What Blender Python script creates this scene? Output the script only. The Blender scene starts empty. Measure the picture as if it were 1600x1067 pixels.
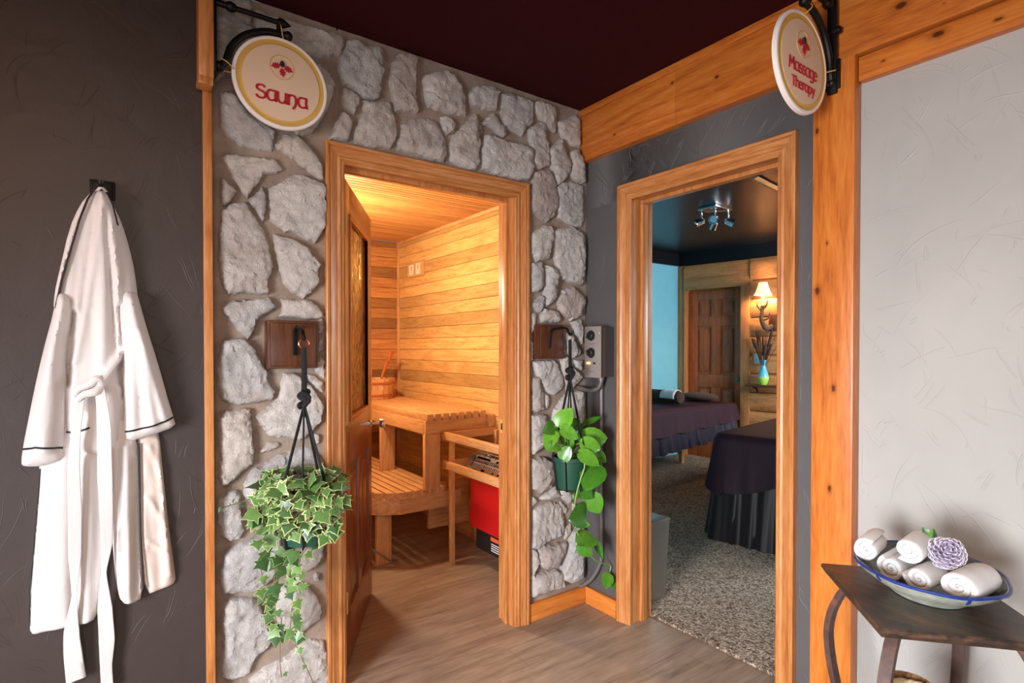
import bpy, bmesh, math, random
import numpy as np
from mathutils import Vector, Matrix, noise
from mathutils.geometry import delaunay_2d_cdt

PI = math.pi
random.seed(7)
sc = bpy.context.scene
COL = sc.collection

# ------------------------------------------------------------------ camera
CAM = np.array([-2.0367, -2.1466, 1.3359])
F_PX, YAW, PITCH, SHIFT_PX = 869.94, 0.6277, -0.0123, 21.19
_f = np.array([math.sin(YAW) * math.cos(PITCH), math.cos(YAW) * math.cos(PITCH), math.sin(PITCH)])
_r = np.array([math.cos(YAW), -math.sin(YAW), 0.0])
_u = np.cross(_r, _f)
cd = bpy.data.cameras.new('camera')
cam = bpy.data.objects.new('camera', cd)
COL.objects.link(cam)
cd.sensor_width = 36.0
cd.lens = F_PX / 1600 * 36.0
cd.shift_y = SHIFT_PX / 1600
cd.clip_start = 0.02
cam.matrix_world = Matrix(((_r[0], _u[0], -_f[0], CAM[0]), (_r[1], _u[1], -_f[1], CAM[1]),
                           (_r[2], _u[2], -_f[2], CAM[2]), (0, 0, 0, 1)))
sc.camera = cam


def at(px, py, axis, v):
    """The point where the sight line of a photo pixel meets the plane axis = v."""
    d = _f + _r * ((px - 800) / F_PX) + _u * ((533.5 + SHIFT_PX - py) / F_PX)
    i = 'xyz'.index(axis)
    return CAM + d * ((v - CAM[i]) / d[i])


# ------------------------------------------------------------------ light
vs = sc.view_settings
vs.view_transform = 'Standard'
vs.look = 'None'
vs.gamma = 1.0
vs.use_curve_mapping = False
vs.exposure = 0.0
world = bpy.data.worlds.new('world')
sc.world = world
world.use_nodes = True
world.node_tree.nodes['Background'].inputs[0].default_value = (0.75, 0.85, 1.0, 1)
world.node_tree.nodes['Background'].inputs[1].default_value = 0.3


def area(name, loc, aim, sx, sy, watts, col, spread=PI):
    d = bpy.data.lights.new(name, 'AREA')
    d.shape = 'RECTANGLE'
    d.size, d.size_y = sx, sy
    d.energy = watts
    d.color = col
    d.spread = spread
    o = bpy.data.objects.new(name, d)
    COL.objects.link(o)
    o.location = loc
    o.rotation_euler = (Vector(aim) - Vector(loc)).to_track_quat('-Z', 'Y').to_euler()
    return o


def point(name, loc, watts, col, radius=0.04):
    d = bpy.data.lights.new(name, 'POINT')
    d.energy = watts
    d.color = col
    d.shadow_soft_size = radius
    o = bpy.data.objects.new(name, d)
    COL.objects.link(o)
    o.location = loc
    return o


# daylight through the windows behind the camera, warm ceiling lamps of the corridor
area('daylight_side', (-3.9, -1.95, 1.02), (-1.0, -1.1, 0.25), 0.85, 1.1, 74, (0.93, 0.96, 1.0), 1.6)
area('daylight_rear', (-2.6, -4.75, 0.75), (-1.2, 0.0, 0.4), 2.2, 1.3, 15, (0.92, 0.95, 1.0), 2.4)
area('ceiling_lamp_glow', (-2.3, -2.6, 2.50), (-2.2, -2.2, 0.0), 0.6, 0.6, 30, (1.0, 0.70, 0.47))
point('wall_lamp_glow', (-2.75, -0.50, 1.85), 7, (1.0, 0.40, 0.20), 0.08)
# sauna lamp, sconce and window of the treatment room
point('sauna_lamp_light', (-0.88, 1.20, 1.80), 58, (1.0, 0.81, 0.53), 0.05)
area('daylight_treatment', (2.95, -1.50, 1.45), (2.5, 1.4, 0.5), 1.8, 1.3, 175, (0.90, 0.96, 1.0))

# ------------------------------------------------------------------ mesh helpers
def lin(r, g, b):
    f = lambda c: (c / 255 / 12.92) if c / 255 <= 0.04045 else ((c / 255 + 0.055) / 1.055) ** 2.4
    return (f(r), f(g), f(b), 1.0)


class MB:
    """Collects shapes (world coordinates) and links them as ONE mesh object."""

    def __init__(self):
        self.v, self.f, self.m = [], [], []

    def add(self, verts, faces, mat=0):
        o = len(self.v)
        self.v += [tuple(p) for p in verts]
        for fc in faces:
            self.f.append([o + i for i in fc])
            self.m.append(mat)

    def addbm(self, bm, mat=0, M=None):
        bm.verts.index_update()
        vs_ = [(M @ v.co) if M else v.co for v in bm.verts]
        self.add([tuple(v) for v in vs_], [[v.index for v in f.verts] for f in bm.faces], mat)
        bm.free()

    def box(self, x0, x1, y0, y1, z0, z1, bev=0.0, mat=0, M=None, seg=2):
        bm = bmesh.new()
        x0, x1 = min(x0, x1), max(x0, x1)
        y0, y1 = min(y0, y1), max(y0, y1)
        z0, z1 = min(z0, z1), max(z0, z1)
        bmesh.ops.create_cube(bm, size=1.0)
        for v in bm.verts:
            v.co = Vector(((x0 + x1) / 2 + v.co.x * (x1 - x0), (y0 + y1) / 2 + v.co.y * (y1 - y0),
                           (z0 + z1) / 2 + v.co.z * (z1 - z0)))
        if bev > 0:
            bmesh.ops.bevel(bm, geom=bm.edges[:], offset=bev, segments=seg, profile=0.6, affect='EDGES')
        self.addbm(bm, mat, M)

    def prism(self, poly, d0, d1, place, mat=0):
        """Polygon (u, v) extruded between depths d0 and d1; place(u, v, d) gives the point."""
        n = len(poly)
        vs_ = [place(u, v, d0) for u, v in poly] + [place(u, v, d1) for u, v in poly]
        fs = [list(range(n))[::-1], list(range(n, 2 * n))]
        fs += [[i, (i + 1) % n, n + (i + 1) % n, n + i] for i in range(n)]
        self.add(vs_, fs, mat)

    def lathe(self, prof, n=32, M=None, mat=0, sx=1, sy=1, wob=None, caps=False):
        """prof: list of (radius, height) turned about z."""
        vs_, fs = [], []
        for r, h in prof:
            for k in range(n):
                a = 2 * PI * k / n
                rr = r * (wob(a, h) if wob else 1)
                p = Vector((rr * math.cos(a) * sx, rr * math.sin(a) * sy, h))
                vs_.append(M @ p if M else p)
        for i in range(len(prof) - 1):
            for k in range(n):
                k2 = (k + 1) % n
                fs.append([i * n + k, i * n + k2, (i + 1) * n + k2, (i + 1) * n + k])
        if caps and prof[0][0] > 1e-6:
            fs.append(list(range(n))[::-1])
        if caps and prof[-1][0] > 1e-6:
            fs.append([(len(prof) - 1) * n + k for k in range(n)])
        self.add(vs_, fs, mat)

    def tube(self, pts, rad, n=8, mat=0, flat=1.0, up=None, sub=0, closed=False):
        """Tube along pts; rad a number or a list; flat squeezes it along the 'up' side."""
        P = [Vector(p) for p in pts]
        R = list(rad) if hasattr(rad, '__len__') else [rad] * len(P)
        if sub:
            P, R = smooth_path(P, R, sub, closed)
        vs_, fs = [], []
        m = len(P)
        ref = Vector(up) if up is not None else None
        prev = None
        for i in range(m):
            a = P[i - 1] if (i > 0 or closed) else P[i]
            b = P[(i + 1) % m] if (i < m - 1 or closed) else P[i]
            t = (b - a)
            t = t.normalized() if t.length > 1e-9 else Vector((0, 0, 1))
            if ref is not None:
                s = t.cross(ref)
                if s.length < 1e-4:
                    s = t.orthogonal()
            elif prev is None:
                s = t.orthogonal()
            else:
                s = prev - t * prev.dot(t)
                if s.length < 1e-6:
                    s = t.orthogonal()
            s.normalize()
            prev = s
            w = t.cross(s).normalized()
            for k in range(n):
                an = 2 * PI * k / n
                vs_.append(P[i] + s * (R[i] * math.cos(an)) + w * (R[i] * flat * math.sin(an)))
        rng = m if closed else m - 1
        for i in range(rng):
            j = (i + 1) % m
            for k in range(n):
                k2 = (k + 1) % n
                fs.append([i * n + k, i * n + k2, j * n + k2, j * n + k])
        if not closed:
            fs.append(list(range(n))[::-1])
            fs.append([(m - 1) * n + k for k in range(n)])
        self.add(vs_, fs, mat)

    def sphere(self, c, r, n=12, mat=0, sc3=(1, 1, 1)):
        prof = [(math.sin(PI * i / n) * r, -math.cos(PI * i / n) * r) for i in range(n + 1)]
        prof[0] = (0.0, -r)
        prof[-1] = (0.0, r)
        M = Matrix.Translation(Vector(c)) @ Matrix.Diagonal((*sc3, 1))
        vs_, fs = [], []
        k0 = 2 * n
        for rr, h in prof:
            for k in range(k0):
                a = 2 * PI * k / k0
                vs_.append(M @ Vector((rr * math.cos(a), rr * math.sin(a), h)))
        for i in range(n):
            for k in range(k0):
                k2 = (k + 1) % k0
                fs.append([i * k0 + k, i * k0 + k2, (i + 1) * k0 + k2, (i + 1) * k0 + k])
        self.add(vs_, fs, mat)

    def build(self, name, mats, parent=None, smooth=True, angle=35, loc=None, weld=1e-6):
        me = bpy.data.meshes.new(name)
        off = Vector((0, 0, 0))
        if parent is not None:
            p = parent
            while p is not None:
                off += p.location
                p = p.parent
        if loc is not None:
            off = Vector(loc) if parent is None else off
        me.from_pydata([tuple(Vector(p) - off) for p in self.v], [], self.f)
        if not isinstance(mats, (list, tuple)):
            mats = [mats]
        for m in mats:
            me.materials.append(m)
        if len(mats) > 1:
            me.polygons.foreach_set('material_index', self.m)
        bm = bmesh.new()
        bm.from_mesh(me)
        bmesh.ops.remove_doubles(bm, verts=bm.verts, dist=weld)
        bmesh.ops.recalc_face_normals(bm, faces=bm.faces)
        bm.to_mesh(me)
        bm.free()
        if smooth:
            me.shade_smooth()
            me.set_sharp_from_angle(angle=math.radians(angle))
        me.update()
        o = bpy.data.objects.new(name, me)
        COL.objects.link(o)
        if parent is not None:
            o.parent = parent
        elif loc is not None:
            o.location = loc
        return o


def smooth_path(P, R, sub, closed=False):
    m = len(P)
    outP, outR = [], []
    rng = m if closed else m - 1
    for i in range(rng):
        g = lambda k: P[k % m] if closed else P[max(0, min(m - 1, k))]
        p0, p1, p2, p3 = g(i - 1), g(i), g(i + 1), g(i + 2)
        for s in range(sub):
            t = s / sub
            outP.append(0.5 * ((2 * p1) + (p2 - p0) * t + (2 * p0 - 5 * p1 + 4 * p2 - p3) * t * t
                               + (3 * p1 - p0 - 3 * p2 + p3) * t ** 3))
            outR.append(R[i] * (1 - t) + R[(i + 1) % m] * t)
    if not closed:
        outP.append(P[-1])
        outR.append(R[-1])
    return outP, outR


def resample(poly, step, jit=0.0, rng=None):
    P = np.array(poly, float)
    out = []
    n = len(P)
    for i in range(n):
        a, b = P[i], P[(i + 1) % n]
        L = np.linalg.norm(b - a)
        k = max(1, int(round(L / step)))
        for s in range(k):
            q = a + (b - a) * s / k
            if jit:
                q = q + rng.normal(0, jit, 2)
            out.append(q)
    return np.array(out)


def chaikin(poly, it=2):
    P = [np.array(p, float) for p in poly]
    for _ in range(it):
        Q = []
        for i in range(len(P)):
            a, b = P[i], P[(i + 1) % len(P)]
            Q += [a * .75 + b * .25, a * .25 + b * .75]
        P = Q
    return np.array(P)


def inside(pts, poly):
    x, y = pts[:, 0][:, None], pts[:, 1][:, None]
    a, b = poly, np.roll(poly, -1, 0)
    c = ((a[:, 1] > y) != (b[:, 1] > y)) & (x < (b[:, 0] - a[:, 0]) * (y - a[:, 1]) / (b[:, 1] - a[:, 1] + 1e-12) + a[:, 0])
    return c.sum(1) % 2 == 1


def edge_dist(pts, poly):
    a, b = poly, np.roll(poly, -1, 0)
    ab = b - a
    L2 = (ab ** 2).sum(1) + 1e-12
    out = np.empty(len(pts))
    for s in range(0, len(pts), 400):
        p = pts[s:s + 400][:, None, :]
        t = np.clip(((p - a) * ab).sum(2) / L2, 0, 1)
        d = np.linalg.norm(p - (a + ab * t[:, :, None]), axis=2)
        out[s:s + 400] = d.min(1)
    return out


def relief(mb, poly, step, height, place, ring=0.004, mat=0, seed=0, base=0.0):
    """A solid with the given outline: flat back at depth base, front at base + height(u, v, dist)."""
    rng = np.random.default_rng(seed)
    poly = np.array(poly, float)
    area2 = (poly[:, 0] * np.roll(poly[:, 1], -1) - np.roll(poly[:, 0], -1) * poly[:, 1]).sum()
    if area2 < 0:
        poly = poly[::-1]
    lo, hi = poly.min(0), poly.max(0)
    gx, gy = np.meshgrid(np.arange(lo[0], hi[0], step), np.arange(lo[1], hi[1], step))
    g = np.stack([gx.ravel(), gy.ravel()], 1) + rng.uniform(-.28, .28, (gx.size, 2)) * step
    tan = np.roll(poly, -1, 0) - np.roll(poly, 1, 0)
    nrm = np.stack([-tan[:, 1], tan[:, 0]], 1)
    nrm /= np.linalg.norm(nrm, axis=1)[:, None] + 1e-9
    rp = poly + nrm * ring
    cand = rp[inside(rp, poly)]
    if len(cand):
        cand = cand[edge_dist(cand, poly) > ring * 0.6]
    gi = g[inside(g, poly)]
    if len(gi):
        gi = gi[edge_dist(gi, poly) > max(step * .55, ring * 1.5)]
    P = np.concatenate([poly, cand, gi]) if len(gi) or len(cand) else poly
    n = len(poly)
    res = delaunay_2d_cdt([Vector(p) for p in P], [(i, (i + 1) % n) for i in range(n)], [], 1, 1e-6)
    V = np.array([tuple(v) for v in res[0]])
    D = edge_dist(V, poly)
    ids = res[3]
    bnd = [i for i in range(len(V)) if D[i] < 1e-5]
    H = [0.0 if D[i] < 1e-5 else height(V[i][0], V[i][1], D[i]) for i in range(len(V))]
    mb.add([place(V[i][0], V[i][1], base + H[i]) for i in range(len(V))], [list(t) for t in res[2]], mat)


# ------------------------------------------------------------------ materials
class N:
    def __init__(self, name):
        self.m = bpy.data.materials.new(name)
        self.m.use_nodes = True
        self.t = self.m.node_tree
        self.b = self.t.nodes['Principled BSDF']
        self.tc = None

    def n(self, typ, **kw):
        nd = self.t.nodes.new(typ)
        for k, v in kw.items():
            if k.startswith('i_'):
                key = k[2:]
                key = int(key) if key.isdigit() else key.replace('_', ' ')
                nd.inputs[key].default_value = v
            else:
                setattr(nd, k, v)
        return nd

    def l(self, a, b):
        self.t.links.new(a, b)

    def coords(self, scale=(1, 1, 1), rot=(0, 0, 0), src='Object'):
        if self.tc is None:
            self.tc = self.n('ShaderNodeTexCoord')
        mp = self.n('ShaderNodeMapping')
        mp.inputs['Scale'].default_value = scale
        mp.inputs['Rotation'].default_value = rot
        self.l(self.tc.outputs[src], mp.inputs['Vector'])
        return mp.outputs['Vector']

    def noise(self, vec, scale, detail=4, rough=.55, dist=0):
        nd = self.n('ShaderNodeTexNoise')
        nd.inputs['Scale'].default_value = scale
        nd.inputs['Detail'].default_value = detail
        nd.inputs['Roughness'].default_value = rough
        nd.inputs['Distortion'].default_value = dist
        self.l(vec, nd.inputs['Vector'])
        return nd.outputs[0]

    def vor(self, vec, scale, feature='F1', out=0):
        nd = self.n('ShaderNodeTexVoronoi', feature=feature)
        nd.inputs['Scale'].default_value = scale
        self.l(vec, nd.inputs['Vector'])
        return nd.outputs[out]

    def ramp(self, fac, stops, interp='LINEAR'):
        nd = self.n('ShaderNodeValToRGB')
        nd.color_ramp.interpolation = interp
        e = nd.color_ramp.elements
        while len(e) < len(stops):
            e.new(0.5)
        for k, (p, c) in enumerate(stops):
            e[k].position = p
            e[k].color = c if len(c) == 4 else (*c, 1)
        self.l(fac, nd.inputs[0])
        return nd.outputs[0]

    def mix(self, fac, a, b, blend='MIX'):
        nd = self.n('ShaderNodeMix', data_type='RGBA', blend_type=blend)
        for s, v in ((0, fac), (6, a), (7, b)):
            if hasattr(v, 'links'):
                self.l(v, nd.inputs[s])
            else:
                nd.inputs[s].default_value = v
        return nd.outputs[2]

    def math(self, op, a, b=0.0, c=None):
        nd = self.n('ShaderNodeMath', operation=op)
        for s, v in enumerate((a, b) if c is None else (a, b, c)):
            if hasattr(v, 'links'):
                self.l(v, nd.inputs[s])
            else:
                nd.inputs[s].default_value = v
        return nd.outputs[0]

    def bump(self, h, strength, dist=0.01, prev=None):
        nd = self.n('ShaderNodeBump')
        nd.inputs['Strength'].default_value = strength
        nd.inputs['Distance'].default_value = dist
        self.l(h, nd.inputs['Height'])
        if prev is not None:
            self.l(prev, nd.inputs['Normal'])
        self.l(nd.outputs[0], self.b.inputs['Normal'])
        return nd.outputs[0]

    def set(self, col=None, rough=None, metal=None, **kw):
        for k, v in (('Base Color', col), ('Roughness', rough), ('Metallic', metal)):
            if v is None:
                continue
            if hasattr(v, 'links'):
                self.l(v, self.b.inputs[k])
            else:
                self.b.inputs[k].default_value = v
        for k, v in kw.items():
            self.b.inputs[k.replace('_', ' ')].default_value = v
        return self


def g4(v):
    return (v, v, v, 1)


def plain(name, col, rough=.5, metal=0.0, var=0.12, scale=8, bump=0.0, bscale=60, **kw):
    a = N(name)
    v = a.coords()
    f = a.noise(v, scale)
    dark = tuple(c * (1 - var) for c in col[:3]) + (1,)
    lite = tuple(min(1, c * (1 + var)) for c in col[:3]) + (1,)
    a.set(a.ramp(f, [(.3, dark), (.7, lite)]), rough, metal, **kw)
    if bump:
        a.bump(a.noise(v, bscale, 5), bump, .004)
    return a.m


def wood(name, light, mid, dark, axis='z', rough=.35, scale=1.0, knots=(), island=0.0, bump=.08, coat=0.0, ring=1.0):
    """Straight grained wood with the grain along axis; island > 0 tints each board on its own."""
    a = N(name)
    s = {'x': (.10, 1, 1), 'y': (1, .10, 1), 'z': (1, 1, .10)}[axis]
    v = a.coords(tuple(c * scale for c in s))
    if island:
        geo = a.n('ShaderNodeNewGeometry')
        off = a.n('ShaderNodeVectorMath', operation='MULTIPLY_ADD')
        a.l(v, off.inputs[0])
        off.inputs[1].default_value = (1, 1, 1)
        cmb = a.n('ShaderNodeCombineXYZ')
        rr = a.math('MULTIPLY', geo.outputs['Random Per Island'], 37.0)
        for k in range(3):
            a.l(rr, cmb.inputs[k])
        a.l(cmb.outputs[0], off.inputs[2])
        v = off.outputs[0]
    big = a.noise(v, 5, 2, .5, .4)
    rings = a.math('FRACT', a.math('MULTIPLY', big, 9.0 * ring))
    rings = a.math('ABSOLUTE', a.math('SUBTRACT', rings, 0.5))
    fine = a.noise(v, 90, 4, .6)
    f = a.math('ADD', a.math('MULTIPLY', rings, .42), a.math('MULTIPLY', fine, .72))
    col = a.ramp(f, [(.16, dark), (.44, mid), (.72, light)])
    if island:
        tint = a.ramp(geo.outputs['Random Per Island'], [(0, g4(1 - island)), (.5, g4(1.0)), (1, g4(1 + island * .35))])
        col = a.mix(1.0, col, tint, 'MULTIPLY')
    for kx_, ky_, kz_, kr_ in knots:
        vm = a.n('ShaderNodeVectorMath', operation='SUBTRACT')
        if a.tc is None:
            a.coords()
        a.l(a.tc.outputs['Object'], vm.inputs[0])
        vm.inputs[1].default_value = (kx_, ky_, kz_)
        v2 = a.n('ShaderNodeVectorMath', operation='MULTIPLY')
        a.l(vm.outputs[0], v2.inputs[0])
        v2.inputs[1].default_value = {'x': (.55, 1, 1), 'y': (1, .55, 1), 'z': (1, 1, .55)}[axis]
        ln = a.n('ShaderNodeVectorMath', operation='LENGTH')
        a.l(v2.outputs[0], ln.inputs[0])
        kr_ = kr_ * .62
        wob = a.math('ADD', ln.outputs['Value'], a.math('MULTIPLY', a.math('SUBTRACT', a.noise(a.coords(), 60, 2), .5), .008))
        halo = a.ramp(a.math('DIVIDE', wob, kr_ * 2.2), [(.3, g4(.6)), (1.0, g4(0))])
        col = a.mix(halo, col, tuple(c * .75 for c in dark[:3]) + (1,))
        core = a.ramp(a.math('DIVIDE', wob, kr_), [(.55, g4(1)), (1.0, g4(0))])
        col = a.mix(core, col, tuple(c * .34 for c in dark[:3]) + (1,))
    a.set(col, rough)
    a.b.inputs['Coat Weight'].default_value = coat
    a.b.inputs['Coat Roughness'].default_value = .2
    if bump:
        a.bump(f, bump, .003)
    return a.m


def trowel(name, col, strength=.5, rough=.55):
    """Painted plaster, slightly uneven; the trowel ridges are modelled on the wall."""
    a = N(name)
    v = a.coords()
    f = a.noise(v, 2.5, 3)
    a.set(a.ramp(f, [(.3, tuple(c * .93 for c in col[:3]) + (1,)), (.7, tuple(c * 1.06 for c in col[:3]) + (1,))]), rough)
    h = a.math('ADD', a.noise(v, 7, 3, .5, 1.0), a.math('MULTIPLY', a.noise(v, 45, 4, .6), .16))
    a.bump(h, strength, .006)
    return a.m


M_ = {}
# pine / fir trim, three grain directions
for ax in 'xyz':
    M_['trim_' + ax] = wood('fir_trim_' + ax, lin(204, 144, 90), lin(184, 116, 62), lin(142, 80, 38), ax, .34, 1.6, coat=.04, ring=.8)
    M_['pine_' + ax] = wood('pine_post_' + ax, lin(218, 138, 64), lin(200, 114, 46), lin(156, 78, 28), ax, .36, 1.3, coat=.06, ring=.7)
    M_['cedar_' + ax] = wood('cedar_board_' + ax, lin(230, 190, 126), lin(214, 166, 102), lin(172, 118, 64), ax, .34, 2.0, island=.40, ring=.7)
    M_['cedar_dark_' + ax] = wood('mixed_cedar_' + ax, lin(200, 146, 86), lin(180, 118, 64), lin(136, 82, 40), ax, .45, 2.0, island=.62, ring=.7)
    M_['bench_' + ax] = wood('bench_cedar_' + ax, lin(226, 178, 122), lin(208, 152, 98), lin(172, 112, 66), ax, .45, 2.0, island=.18, ring=.6)
    M_['log_' + ax] = wood('log_pine_' + ax, lin(210, 152, 98), lin(192, 130, 78), lin(140, 88, 50), ax, .5, 1.2, island=.12, ring=.6)
    M_['door_' + ax] = wood('red_cedar_door_' + ax, lin(150, 84, 40), lin(128, 62, 24), lin(88, 40, 14), ax, .35, 1.8, coat=.3, ring=.7)
    M_['panel_' + ax] = wood('door_panel_' + ax, lin(200, 112, 52), lin(176, 90, 38), lin(120, 58, 24), ax, .4, 1.6, coat=.15, ring=.7)
    M_['dark_' + ax] = wood('walnut_' + ax, lin(104, 62, 38), lin(84, 46, 26), lin(54, 28, 15), ax, .35, 2.2, coat=.2, ring=.6)
M_['ceil_x'] = wood('ceiling_cedar', lin(206, 150, 90), lin(186, 124, 68), lin(142, 88, 44), 'x', .45, 2.0, island=.25, ring=.7)
PINE = (lin(210, 130, 58), lin(192, 106, 40), lin(148, 72, 26))


def knots_at(pts, axis, d):
    return [(*[float(q) for q in at(px, py, axis, d)], r) for px, py, r in pts]


M_['pine_post'] = wood('knotty_pine_post', *PINE, 'z', .36, 1.3, coat=.06, ring=.7,
                       knots=knots_at([(1277, 455, .014), (1302, 607, .012), (1296, 763, .011), (1277, 205, .010), (1318, 925, .012), (1292, 380, .006)], 'x', -.05))
M_['pine_beam'] = wood('knotty_pine_beam', *PINE, 'y', .36, 1.3, coat=.06, ring=.7,
                       knots=knots_at([(1408, 8, .018), (960, 210, .010), (1050, 130, .008), (1475, 5, .005), (1120, 120, .010)], 'x', -.04))
M_['pine_header'] = wood('knotty_pine_board', *PINE, 'y', .36, 1.3, coat=.06, ring=.7,
                         knots=knots_at([(1466, 53, .016), (1560, 30, .008), (1380, 95, .006)], 'x', -.03))
M_['log_knotty'] = wood('knotty_log_pine', lin(210, 152, 98), lin(192, 130, 78), lin(140, 88, 50), 'y', .5, 1.2, ring=.6,
                        knots=knots_at([(1080, 428, .03), (1130, 425, .02), (1150, 437, .03), (1183, 500, .03), (1190, 640, .03), (1180, 628, .02), (1100, 420, .015)], 'x', 3.8))
M_['dark_wall'] = trowel('dark_brown_plaster', lin(59, 48, 46), .4, .5)
M_['grey_wall'] = trowel('charcoal_grey_plaster', lin(83, 79, 79), .3, .5)
M_['light_wall'] = trowel('pale_grey_plaster', lin(164, 160, 156), .3, .6)
M_['maroon'] = plain('maroon_ceiling', lin(54, 8, 15), .85, var=.05, Specular_IOR_Level=.15)
M_['navy'] = plain('navy_ceiling', lin(15, 17, 23), .33, var=.15, scale=2)
M_['blue'] = plain('sky_blue_paint', lin(122, 196, 218), .6, var=.03)
M_['off_wall'] = plain('warm_white_paint', lin(196, 180, 165), .8, var=.03)


def stone_mat():
    a = N('pale_ledge_stone')
    v = a.coords()
    geo = a.n('ShaderNodeNewGeometry')
    f = a.noise(v, 14, 8, .7, .4)
    col = a.ramp(f, [(.28, lin(160, 153, 149)), (.5, lin(202, 196, 192)), (.72, lin(228, 223, 219))])
    tint = a.ramp(geo.outputs['Random Per Island'], [(0, lin(226, 214, 208)), (.35, lin(255, 252, 250)), (.7, lin(236, 238, 242)), (1, lin(255, 246, 238))])
    col = a.mix(1.0, col, tint, 'MULTIPLY')
    rust = a.ramp(a.noise(v, 6.5, 3), [(.58, g4(0)), (.72, g4(1))])
    col = a.mix(a.math('MULTIPLY', rust, .28), col, lin(186, 146, 120))
    a.set(col, .85)
    h = a.math('ADD', a.noise(v, 48, 10, .75, .3), a.math('MULTIPLY', a.noise(v, 190, 4, .65), .5))
    a.bump(h, 1.0, .010)
    return a.m


def mortar_mat():
    a = N('tan_mortar')
    v = a.coords()
    f = a.noise(v, 9, 6, .6)
    a.set(a.ramp(f, [(.3, lin(128, 110, 98)), (.7, lin(166, 147, 132))]), .95)
    a.bump(a.math('ADD', a.noise(v, 90, 6, .7), a.noise(v, 12, 3)), .6, .006)
    return a.m


def floor_mat():
    a = N('grey_oak_laminate')
    v = a.coords((1, 1, 1))
    br = a.n('ShaderNodeTexBrick')
    br.inputs['Scale'].default_value = 1.0
    br.inputs['Brick Width'].default_value = 1.22
    br.inputs['Row Height'].default_value = .152
    br.inputs['Mortar Size'].default_value = .0012
    br.inputs['Mortar Smooth'].default_value = .2
    br.inputs['Color1'].default_value = g4(.0)
    br.inputs['Color2'].default_value = g4(1.0)
    br.inputs['Mortar'].default_value = g4(.5)
    a.l(v, br.inputs['Vector'])
    sv = a.coords((.14, 1.3, 1))
    g1 = a.noise(sv, 16, 5, .62, .6)
    g2 = a.noise(sv, 60, 4, .6)
    f = a.math('ADD', a.math('MULTIPLY', g1, .7), a.math('MULTIPLY', g2, .32))
    col = a.ramp(f, [(.32, lin(112, 92, 78)), (.5, lin(148, 126, 108)), (.7, lin(172, 150, 131))])
    spot = a.ramp(a.noise(a.coords((.5, 1.6, 1)), 13, 4, .7, .8), [(.62, g4(0)), (.75, g4(1))])
    col = a.mix(a.math('MULTIPLY', spot, .35), col, lin(92, 76, 64))
    tint = a.ramp(br.outputs['Color'], [(0, g4(.9)), (1, g4(1.05))])
    col = a.mix(1.0, col, tint, 'MULTIPLY')
    col = a.mix(a.math('MULTIPLY', br.outputs['Fac'], .55), col, lin(70, 58, 50))
    a.set(col, .42)
    a.bump(f, .08, .002)
    return a.m


def carpet_mat():
    a = N('brown_fleck_carpet')
    v = a.coords()
    cells = a.vor(v, 105, 'F1', 1)
    d = a.vor(v, 105, 'F1', 0)
    f = a.n('ShaderNodeSeparateColor')
    a.l(cells, f.inputs[0])
    col = a.ramp(f.outputs[0], [(0, lin(92, 72, 58)), (.3, lin(148, 124, 104)), (.6, lin(182, 158, 136)), (1, lin(212, 192, 172))], 'LINEAR')
    col = a.mix(1.0, col, a.ramp(a.noise(v, 3, 3), [(.3, g4(.9)), (.7, g4(1.08))]), 'MULTIPLY')
    a.set(col, 1.0)
    h = a.math('SUBTRACT', a.noise(v, 60, 4), a.math('MULTIPLY', d, 1.4))
    a.bump(h, 1.0, .012)
    return a.m


def fabric(name, col, rough=.8, weave=420, strength=.25, sheen=.3, var=.06, rib=False):
    a = N(name)
    v = a.coords()
    f = a.noise(v, 7, 3)
    a.set(a.ramp(f, [(.3, tuple(c * (1 - var) for c in col[:3]) + (1,)), (.7, tuple(min(1, c * (1 + var)) for c in col[:3]) + (1,))]), rough)
    a.b.inputs['Sheen Weight'].default_value = sheen
    if rib:
        w = a.n('ShaderNodeTexWave')
        w.inputs['Scale'].default_value = 95
        w.inputs['Distortion'].default_value = .6
        a.l(a.coords((1, 0, .12)), w.inputs['Vector'])
        a.bump(a.math('ADD', w.outputs[1], a.noise(v, weave, 2)), strength, .0015)
    else:
        a.bump(a.noise(v, weave, 3, .7), strength, .003)
    return a.m


M_['stone'] = stone_mat()
M_['mortar'] = mortar_mat()
M_['floor'] = floor_mat()
M_['carpet'] = carpet_mat()
M_['robe'] = fabric('white_waffle_cotton', lin(214, 208, 207), .9, 420, .18, .2, .02, rib=True)
M_['satin'] = fabric('white_satin', lin(206, 189, 180), .42, 90, .25, .2, .03)
M_['piping'] = plain('black_piping', lin(34, 26, 30), .6)
M_['towel'] = fabric('white_terry', lin(230, 227, 227), 1.0, 520, .8, .5, .02)
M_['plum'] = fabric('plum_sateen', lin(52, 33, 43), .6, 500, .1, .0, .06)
M_['black_satin'] = fabric('black_satin', lin(20, 17, 18), .45, 300, .06, .05, .06)
M_['grey_satin'] = fabric('slate_satin', lin(38, 34, 48), .35, 300, .08, .2, .08)
M_['brown_plush'] = fabric('brown_plush', lin(66, 44, 36), .95, 300, .6, .05, .12)
M_['black'] = plain('black_iron', lin(24, 23, 24), .42, 0.6, bump=.1, bscale=120)
M_['cord'] = plain('black_cord', lin(18, 18, 20), .85, bump=.4, bscale=500)
M_['green_pot'] = plain('dark_green_plastic', lin(32, 74, 58), .38, var=.05)
M_['soil'] = plain('potting_soil', lin(48, 36, 28), 1.0, bump=.8, bscale=120)
M_['copper'] = plain('copper_ring', lin(206, 140, 110), .25, 1.0)
M_['steel'] = plain('brushed_steel', lin(176, 174, 172), .32, .95, var=.05)
M_['chrome'] = plain('chrome', lin(215, 220, 228), .12, 1.0, var=.03)
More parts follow.
